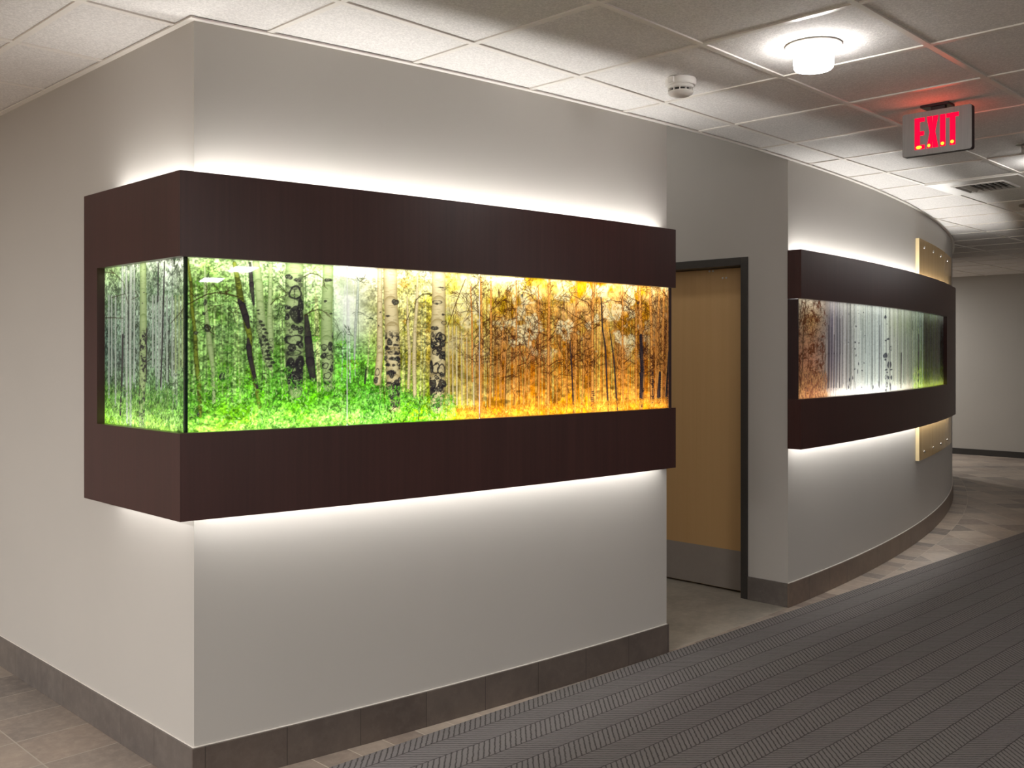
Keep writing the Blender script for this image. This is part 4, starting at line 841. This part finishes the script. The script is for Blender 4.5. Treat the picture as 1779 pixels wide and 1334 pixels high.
# cove lights, up and down
LE = YE-.125
def blocker_trays(parent, x0, x1, n, left=None):
    for z in (BZ1-.053, BZ0+.050):
        b = MB(); b.arc(x0, x1, .071, .0008, z, z+.010, n)
        if left: b.box(XL-.0705, XL-.0008, ay(XL), left, z, z+.010)
        b.build('blocker_tray', M_reveal, parent)  # hidden plates added to block light passing behind the cove strips
blocker_trays(case, XL, XE1-.019, 36, YE-.019)
arc_lights('cove_light', XL-.03, XE1-.03, 5, .040, BZ1-.036, .25, 1, .008, COVE_W_PER_M, case, COVE_C)
arc_lights('cove_light', XL-.03, XE1-.03, 5, .052, BZ0+.045, -.15, -1, .018, COVE_DOWN_W_PER_M, case, COVE_C)
for z, s, w in ((BZ1-.036, 1, COVE_W_PER_M), (BZ0+.045, -1, COVE_DOWN_W_PER_M)):
    area('cove_light', (XL-.040, (ay(XL)+LE)/2, z), (-.1, 0, s), (0, 1, 0), LE-ay(XL), .010, w*(LE-ay(XL))*.75, COVE_C, case)

# --- case on the curved wall
XA, XB = 5.331, 9.52
XG1 = 8.83
case2 = thing('wall_display_case', (5.35, 2.81, BZ0), 'curved dark wood wall case beyond the door, glass lit with pale silver birch trunks', 'display case', 'backlit forest display cases')
def band2(name, z0, z1, shelf_top):
    b = MB(); t = .018
    b.arc(XA, XB, .09, .09-t, z0, z1, 60)
    for xa, xb in ((XA, XA+t), (XB-t, XB)): b.arc(xa, xb, .0895-t, .0005, z0, z1, 1)
    zs = (z1-t, z1-.0002) if shelf_top else (z0+.0002, z0+t)
    b.arc(XA+t, XB-t, .09-t, .0005, *zs, 60)
    return b.build(name, M_wood, case2)
band2('upper_band', BG1, BZ1, False); band2('lower_band', BZ0, BG0, True)
b = MB(); b.arc(XG1, XB, .09, .06, BG0, BG1, 12); b.arc(XB-.02, XB, .061, .0005, BG0, BG1, 1); b.build('side_stile', M_wood, case2)
b = MB(); b.arc(XA+.001, XA+.018, .064, .0005, BG0, BG1-.0045, 1); b.build('end_panel', M_woodedge, case2)
pane_grid('glass_pane', case2, 'arc', XA+.018, XG1+.12, ART_CURVED, CURVED_U0, CURVED_U1, .0055, 'curved glass pane printed with silver birch trunks', .0)
b = MB(); b.arc(XA+.019, XG1+.15, .004, .0006, BG0, BG1, 40); b.build('light_diffuser', M_interior, case2)
arc_lights('backlight', XA+.02, XG1+.1, 6, .006, (BG0+BG1)/2, 1, 0, HG, PANEL_W_PER_M2*.95*HG, case2, (1, 1, .98))
arc_lights('edge_light', XA+.02, XG1+.1, 6, .028, BG1-.006, .45, -1, .02, EDGE_W_PER_M*.35, case2, (1, .98, .92))
arc_lights('edge_light', XA+.02, XG1+.1, 6, .028, BG0+.006, .45, 1, .02, EDGE_W_PER_M*.9, case2, (1, .98, .92))
blocker_trays(case2, XA+.019, XB-.019, 50)
arc_lights('cove_light', XA+.02, XB-.03, 7, .040, BZ1-.036, .25, 1, .008, COVE_W_PER_M*.95, case2, COVE_C)
arc_lights('cove_light', XA+.02, XB-.03, 7, .052, BZ0+.045, -.15, -1, .018, COVE_DOWN_W_PER_M*1.1, case2, COVE_C)

# ---------------------------------------------------------------- tall tan panel behind the curved case
tp = thing('wall_panel', (8.8, 3.32, .66), 'tall tan translucent panel screwed to the curved wall behind the far end of the curved case', 'wall panel')
b = MB(); b.arc(7.8912, 9.78, .03, .0008, .660, 2.455, 30)
nf = len(b.f); b.m[-2] = 1; b.m[-1] = 1
b.build('panel_sheet', [M_tan, M_tanedge], tp)
for z in (2.395, .72):
    for x in (8.083, 8.475, 8.89, 9.36):
        b = MB(); n = 14; a = math.asin((x-XC)/(R+.03)); nx, ny = math.sin(a), -math.cos(a); tx, ty = math.cos(a), math.sin(a)
        vs = []
        for d, r in ((.0295, .011), (.034, .011), (.037, .007)):
            cx, cy = x+nx*(d-.03), ay(x, .03)+ny*(d-.03)
            vs += [(cx+tx*r*math.cos(2*math.pi*i/n), cy+ty*r*math.cos(2*math.pi*i/n), z+r*math.sin(2*math.pi*i/n)) for i in range(n)]
        fs = [list(range(n)), list(range(2*n, 3*n))]
        for q in range(2): fs += [[q*n+i, q*n+(i+1) % n, (q+1)*n+(i+1) % n, (q+1)*n+i] for i in range(n)]
        b.add(vs, fs); o = b.build('screw_cap', M_steel, tp, smooth=True)

# ---------------------------------------------------------------- ceiling fixtures
M_lamp = mat_emit('lit_frosted_glass', WARM, LAMP_GLASS)
def ceiling_lamp(x, y, label):
    t = thing('ceiling_lamp', (x, y, HC), label, 'ceiling light', 'round glass ceiling lamps along the corridor')
    b = MB(); b.lathe([(.080, HC-.001), (.104, HC-.001), (.105, HC-.005), (.100, HC-.009), (.080, HC-.010)], x, y, 56); b.build('trim_ring', M_white, t, smooth=True)
    b = MB(); b.lathe([(.079, HC-.006), (.076, HC-.02), (.0735, HC-.075), (.072, HC-.086), (.067, HC-.092), (.055, HC-.095), (.0, HC-.096)], x, y, 56, caps=False)
    o = b.build('glass_shade', M_lamp, t, smooth=True, angle=60); o['label'] = 'glowing white cylinder glass'
    return t
ceiling_lamp(3.452, 1.772, 'glowing round glass ceiling lamp between the smoke detector and the exit sign')
ceiling_lamp(6.50, 1.76, 'round glass ceiling lamp just past the right edge of the picture')
ceiling_lamp(9.55, 1.76, 'round glass ceiling lamp far down the corridor, out of frame')
ceiling_lamp(4.66, -.68, 'round glass ceiling lamp across the corridor, beside the camera on the right')
ceiling_lamp(1.61, -.68, 'round glass ceiling lamp above and just behind the camera')
ceiling_lamp(12.6, 1.76, 'last round glass ceiling lamp near the far wall, out of frame')

M_troffer = mat_emit('troffer_lens', (1, .98, .95), 5.0)
def troffer(x, y, label, w=.6, l=1.2, k=1.0, HC=HC):
    t = thing('ceiling_panel_light', (x, y, HC), label, 'ceiling light', 'flat panel lights over the lobby')
    b = MB()
    for a in ((x-w/2, x+w/2, y-l/2, y-l/2+.025), (x-w/2, x+w/2, y+l/2-.025, y+l/2), (x-w/2, x-w/2+.025, y-l/2+.025, y+l/2-.025), (x+w/2-.025, x+w/2, y-l/2+.025, y+l/2-.025)): b.box(*a, HC-.012, HC-.001)
    b.build('light_frame', M_white, t)
    b = MB(); b.box(x-w/2+.02, x+w/2-.02, y-l/2+.02, y+l/2-.02, HC-.009, HC-.002); b.build('light_lens', M_troffer, t)
    area('panel_glow', (x, y, HC-.015), (0, 0, -1), (1, 0, 0), w-.05, l-.05, TROFFER_W*k, (1, .982, .965), t)
    return t
troffer(3.50, -9.2, 'flat panel light deep in the lobby behind the camera', .45, .9, .5)
troffer(3.72, -7.0, 'flat panel light in the lobby behind the camera', .45, .9, .5)
troffer(-2.9, 5.0, 'flat panel light over the side passage facing the left wall', .6, 1.2, 1.4)
troffer(-2.9, 1.3, 'flat panel light over the lobby left of the camera', .6, 1.2, 1.4)
troffer(-1.0, -4.5, 'flat panel light over the lobby behind the camera on the left', .6, 1.2, 1.0)
troffer(9.0, -6.0, 'flat panel light over the right part of the lobby', .6, 1.2, .6)
troffer(14.0, 7.0, 'added unseen fill light beyond the curved wall near the far wall', .3, .6, .45)  # unseen light added to brighten the far wall and floor
troffer(1.0, -3.6, 'added unseen fill light over the lobby straight behind the camera', .6, 1.2, .55)  # unseen light added to reach into the door recess
troffer(4.5, 4.05, 'small added fill light in the high ceiling of the door recess, hidden by the front wall', .3, .6, .017, RZ)  # invented light, added to lift the dim recess wall

# smoke detector
def detector(x, y, label):
    t = thing('smoke_detector', (x, y, HC), label, 'smoke detector', 'smoke detectors')
    b = MB(); z = HC
    b.lathe([(.0, z-.001), (.064, z-.001), (.066, z-.006), (.066, z-.026), (.062, z-.031), (.0, z-.031)], x, y, 48, caps=False); b.box(x-.075, x-.06, y-.012, y+.012, z-.028, z-.004)
    b.build('mount_base', M_white, t, smooth=True)
    b = MB()
    b.lathe([(.0, z-.031), (.054, z-.031), (.056, z-.036), (.054, z-.043), (.046, z-.0455), (.045, z-.045)], x, y, 48, caps=False)
    b.lathe([(.053, z-.055), (.054, z-.059), (.050, z-.066), (.038, z-.073), (.02, z-.077), (.0, z-.078)], x, y, 48, caps=False)
    b.build('detector_head', M_white, t, smooth=True)
    b = MB(); b.lathe([(.044, z-.0445), (.043, z-.056), (.053, z-.056)], x, y, 48, caps=False); b.build('smoke_vent', M_darkslot, t, smooth=True)
    b = MB()
    for i in range(12):
        a = 2*math.pi*i/12; c, s = math.cos(a), math.sin(a)
        p = []
        for zz in (z-.056, z-.044):
            for r, w in ((.043, -.002), (.043, .002), (.053, .002), (.053, -.002)): p.append((x+r*c-w*s, y+r*s+w*c, zz))
        b.add(p, [(0, 1, 2, 3), (4, 5, 6, 7), (0, 1, 5, 4), (1, 2, 6, 5), (2, 3, 7, 6), (3, 0, 4, 7)])
    b.build('vent_fins', M_white, t)
detector(3.478, 2.395, 'white smoke detector on the ceiling left of the glowing lamp')
M_dull = mat_plain('grey_grille', lin((120, 112, 104)), .6)
t = thing('ceiling_speaker', (8.30, 2.39, HC), 'grey round disc on the ceiling cut by the right edge, beyond the air vent', 'ceiling speaker')
b = MB(); b.lathe([(.0, HC-.001), (.115, HC-.001), (.115, HC-.008), (.10, HC-.014), (.0, HC-.016)], 8.33, 2.41, 40, caps=False); b.build('speaker_grille', M_dull, t, smooth=True)

# sprinkler
t = thing('sprinkler_head', (5.88, 1.76, HC), 'small metal sprinkler head on the ceiling at the right edge of the picture', 'sprinkler')
sx, sy = 5.885, 1.765
b = MB(); b.lathe([(.0, HC-.001), (.038, HC-.001), (.036, HC-.006), (.016, HC-.014), (.0, HC-.014)], sx, sy, 32, caps=False); b.build('escutcheon', M_steel, t, smooth=True)
b = MB(); b.lathe([(.0, HC-.012), (.009, HC-.012), (.009, HC-.026), (.0, HC-.026)], sx, sy, 20, caps=False)
for s in (-1, 1): b.box(sx+s*.013-.002, sx+s*.013+.002, sy-.003, sy+.003, HC-.05, HC-.022)
b.box(sx-.015, sx+.015, sy-.003, sy+.003, HC-.026, HC-.022); b.box(sx-.015, sx+.015, sy-.003, sy+.003, HC-.053, HC-.049)
b.build('frame_arm', M_steel, t)
b = MB(); b.lathe([(.0, HC-.052), (.018, HC-.052), (.018, HC-.055), (.0, HC-.055)], sx, sy, 24, caps=False); b.build('deflector', M_steel, t, smooth=True)

# supply air diffuser filling one ceiling cell
vx0, vx1, vy0, vy1 = GX+7*T, GX+8*T, GY, GY+T
t = thing('air_vent', ((vx0+vx1)/2, (vy0+vy1)/2, HC), 'square white metal air vent with slanted louvres set in the ceiling grid', 'air vent')
b = MB(); zf = HC-.022; g = .15
vcx, vcy = (vx0+vx1)/2, (vy0+vy1)/2
def ring(b, h0, z0, h1, z1):
    p0 = [(vcx-h0, vcy-h0, z0), (vcx+h0, vcy-h0, z0), (vcx+h0, vcy+h0, z0), (vcx-h0, vcy+h0, z0)]
    p1 = [(vcx-h1, vcy-h1, z1), (vcx+h1, vcy-h1, z1), (vcx+h1, vcy+h1, z1), (vcx-h1, vcy+h1, z1)]
    b.add(p0+p1, [(i, (i+1) % 4, 4+(i+1) % 4, 4+i) for i in range(4)])
ring(b, .302, HC-.001, .298, HC-.014); ring(b, .298, HC-.014, .175, HC-.016); ring(b, .175, HC-.016, .170, HC-.024); ring(b, .170, HC-.024, .160, HC-.024); ring(b, .160, HC-.024, .158, HC-.003)
b.build('vent_frame', M_white, t)
b = MB(); b.box(vcx-.16, vcx+.16, vcy-.16, vcy+.16, HC-.004, HC-.002); b.build('vent_shade_sheet', M_darkslot, t)  # dark sheet in place of the shaded depth behind the louvres
for i in range(8):
    yy = vcy-.14+i*.04
    b = MB(); q = -1 if i < 6 else 1
    x0_, x1_ = vcx-.155, vcx+.155
    b.add([(x0_, yy-q*.010, HC-.005), (x1_, yy-q*.010, HC-.005), (x1_, yy+q*.010, HC-.028), (x0_, yy+q*.010, HC-.028), (x0_, yy-q*.010+.002, HC-.005), (x1_, yy-q*.010+.002, HC-.005), (x1_, yy+q*.010+.002, HC-.028), (x0_, yy+q*.010+.002, HC-.028)],
          [(0, 1, 2, 3), (4, 5, 6, 7), (0, 1, 5, 4), (2, 3, 7, 6), (0, 3, 7, 4), (1, 2, 6, 5)])
    b.build('louvre', M_white, t)

# exit sign
M_signface = mat_wood('brushed_aluminium', lin((150, 154, 154)), lin((172, 176, 175)), .36, 260)
M_signbody = mat_plain('dark_sign_body', lin((40, 24, 32)), .45)
def mat_letters():
    # red lens lit by small lamps behind the lower end of each letter
    m, nt, out = newmat('red_exit_letters'); n = N(nt); p = n.pos(); s = n.sep(p)
    e = nt.nodes.new('ShaderNodeEmission'); e.inputs[1].default_value = 1.0
    e.inputs[0].default_value = (1.7, .004, .055, 1)
    n.link(e.outputs[0], out.inputs[0]); return m
M_letters = mat_letters()
M_led = mat_emit('amber_led', (1.0, .42, .03), 2.6)
SX = 4.655; SY0, SY1 = 1.612, 1.932; SZ0, SZ1 = 2.462, 2.668
t = thing('exit_sign', (SX, (SY0+SY1)/2, SZ0), 'brushed metal sign with glowing red EXIT letters hanging from the ceiling', 'exit sign')
def rrect(b, x0, x1, y0, y1, z0, z1, r, mi=0, n=6):
    pts = []
    for cy, cz, a0 in ((y1-r, z1-r, 0), (y0+r, z1-r, 90), (y0+r, z0+r, 180), (y1-r, z0+r, 270)):
        for i in range(n+1):
            a = math.radians(a0+90*i/n); pts.append((cy+r*math.cos(a), cz+r*math.sin(a)))
    m = len(pts); vs = [(x0, y, z) for y, z in pts]+[(x1, y, z) for y, z in pts]
    b.add(vs, [list(range(m)), list(range(m, 2*m))]+[[i, (i+1) % m, m+(i+1) % m, m+i] for i in range(m)], mi)
b = MB(); rrect(b, SX+.003, SX+.034, SY0, SY1, SZ0, SZ1, .012); b.build('sign_body', M_signbody, t)
b = MB(); rrect(b, SX, SX+.003, SY0+.001, SY1-.001, SZ0+.001, SZ1-.001, .012); b.build('face_plate', M_signface, t)
b = MB(); b.box(SX-.012, SX+.075, 1.715, 1.842, HC-.012, HC-.001); b.box(SX+.006, SX+.03, 1.735, 1.80, SZ1-.002, HC-.010)
b.build('ceiling_mount', M_signbody, t)
ZB, ZT = 2.491, 2.640; st = .024
def poly(b, pts):      # pts in (distance from left edge of the word, height)
    m = len(pts); vs = []
    for x in (SX-.0022, SX+.0005): vs += [(x, 1.872-u, z) for u, z in pts]
    b.add(vs, [list(range(m)), list(range(m, 2*m))]+[[i, (i+1) % m, m+(i+1) % m, m+i] for i in range(m)])
H_ = ZT-ZB
def letter(ch, u):
    b = MB()
    if ch == 'E':
        w = .047; zm = ZB+H_*.50
        poly(b, [(u, ZB), (u+w, ZB), (u+w, ZB+.020), (u+st, ZB+.020), (u+st, zm-.010), (u+w*.93, zm-.010), (u+w*.93, zm+.010), (u+st, zm+.010), (u+st, ZT-.020), (u+w, ZT-.020), (u+w, ZT), (u, ZT)])
    elif ch == 'X':
        w = .054; c = u+w/2; zm = (ZB+ZT)/2; h = st*.56
        poly(b, [(u, ZB), (u+st*1.05, ZB), (c, zm-.032), (u+w-st*1.05, ZB), (u+w, ZB), (c+h*.95, zm), (u+w, ZT), (u+w-st*1.05, ZT), (c, zm+.032), (u+st*1.05, ZT), (u, ZT), (c-h*.95, zm)])
    elif ch == 'I':
        poly(b, [(u, ZB), (u+st, ZB), (u+st, ZT), (u, ZT)])
    else:
        w = .056
        poly(b, [(u+w/2-st/2, ZB), (u+w/2+st/2, ZB), (u+w/2+st/2, ZT-.020), (u+w, ZT-.020), (u+w, ZT), (u, ZT), (u, ZT-.020), (u+w/2-st/2, ZT-.020)])
    return b.build('letter', M_letters, t)
for ch, u in (('E', 0), ('X', .056), ('I', .118), ('T', .147)): letter(ch, u)
for u, w, zc in ((.006, .028, .010), (.060, .014, .012), (.121, .0165, .013), (.165, .0165, .015)):
    b = MB(); n = 14; vs = []
    for x in (SX-.0028, SX-.0021): vs += [(x, 1.872-(u+w/2)-w/2*math.cos(2*math.pi*i/n), ZB+zc+.008*math.sin(2*math.pi*i/n)) for i in range(n)]
    b.add(vs, [list(range(n)), list(range(n, 2*n))]+[[i, (i+1) % n, n+(i+1) % n, n+i] for i in range(n)])
    b.build('led', M_led, t)
# red light spilling from the lit letters on both faces
area('sign_glow', (SX-.006, 1.775, 2.58), (-1, 0, .25), (0, 1, 0), .2, .12, .4, (1, .10, .03), t)
area('sign_glow', (SX+.040, 1.775, 2.58), (1, 0, .25), (0, 1, 0), .2, .12, .5, (1, .10, .03), t)
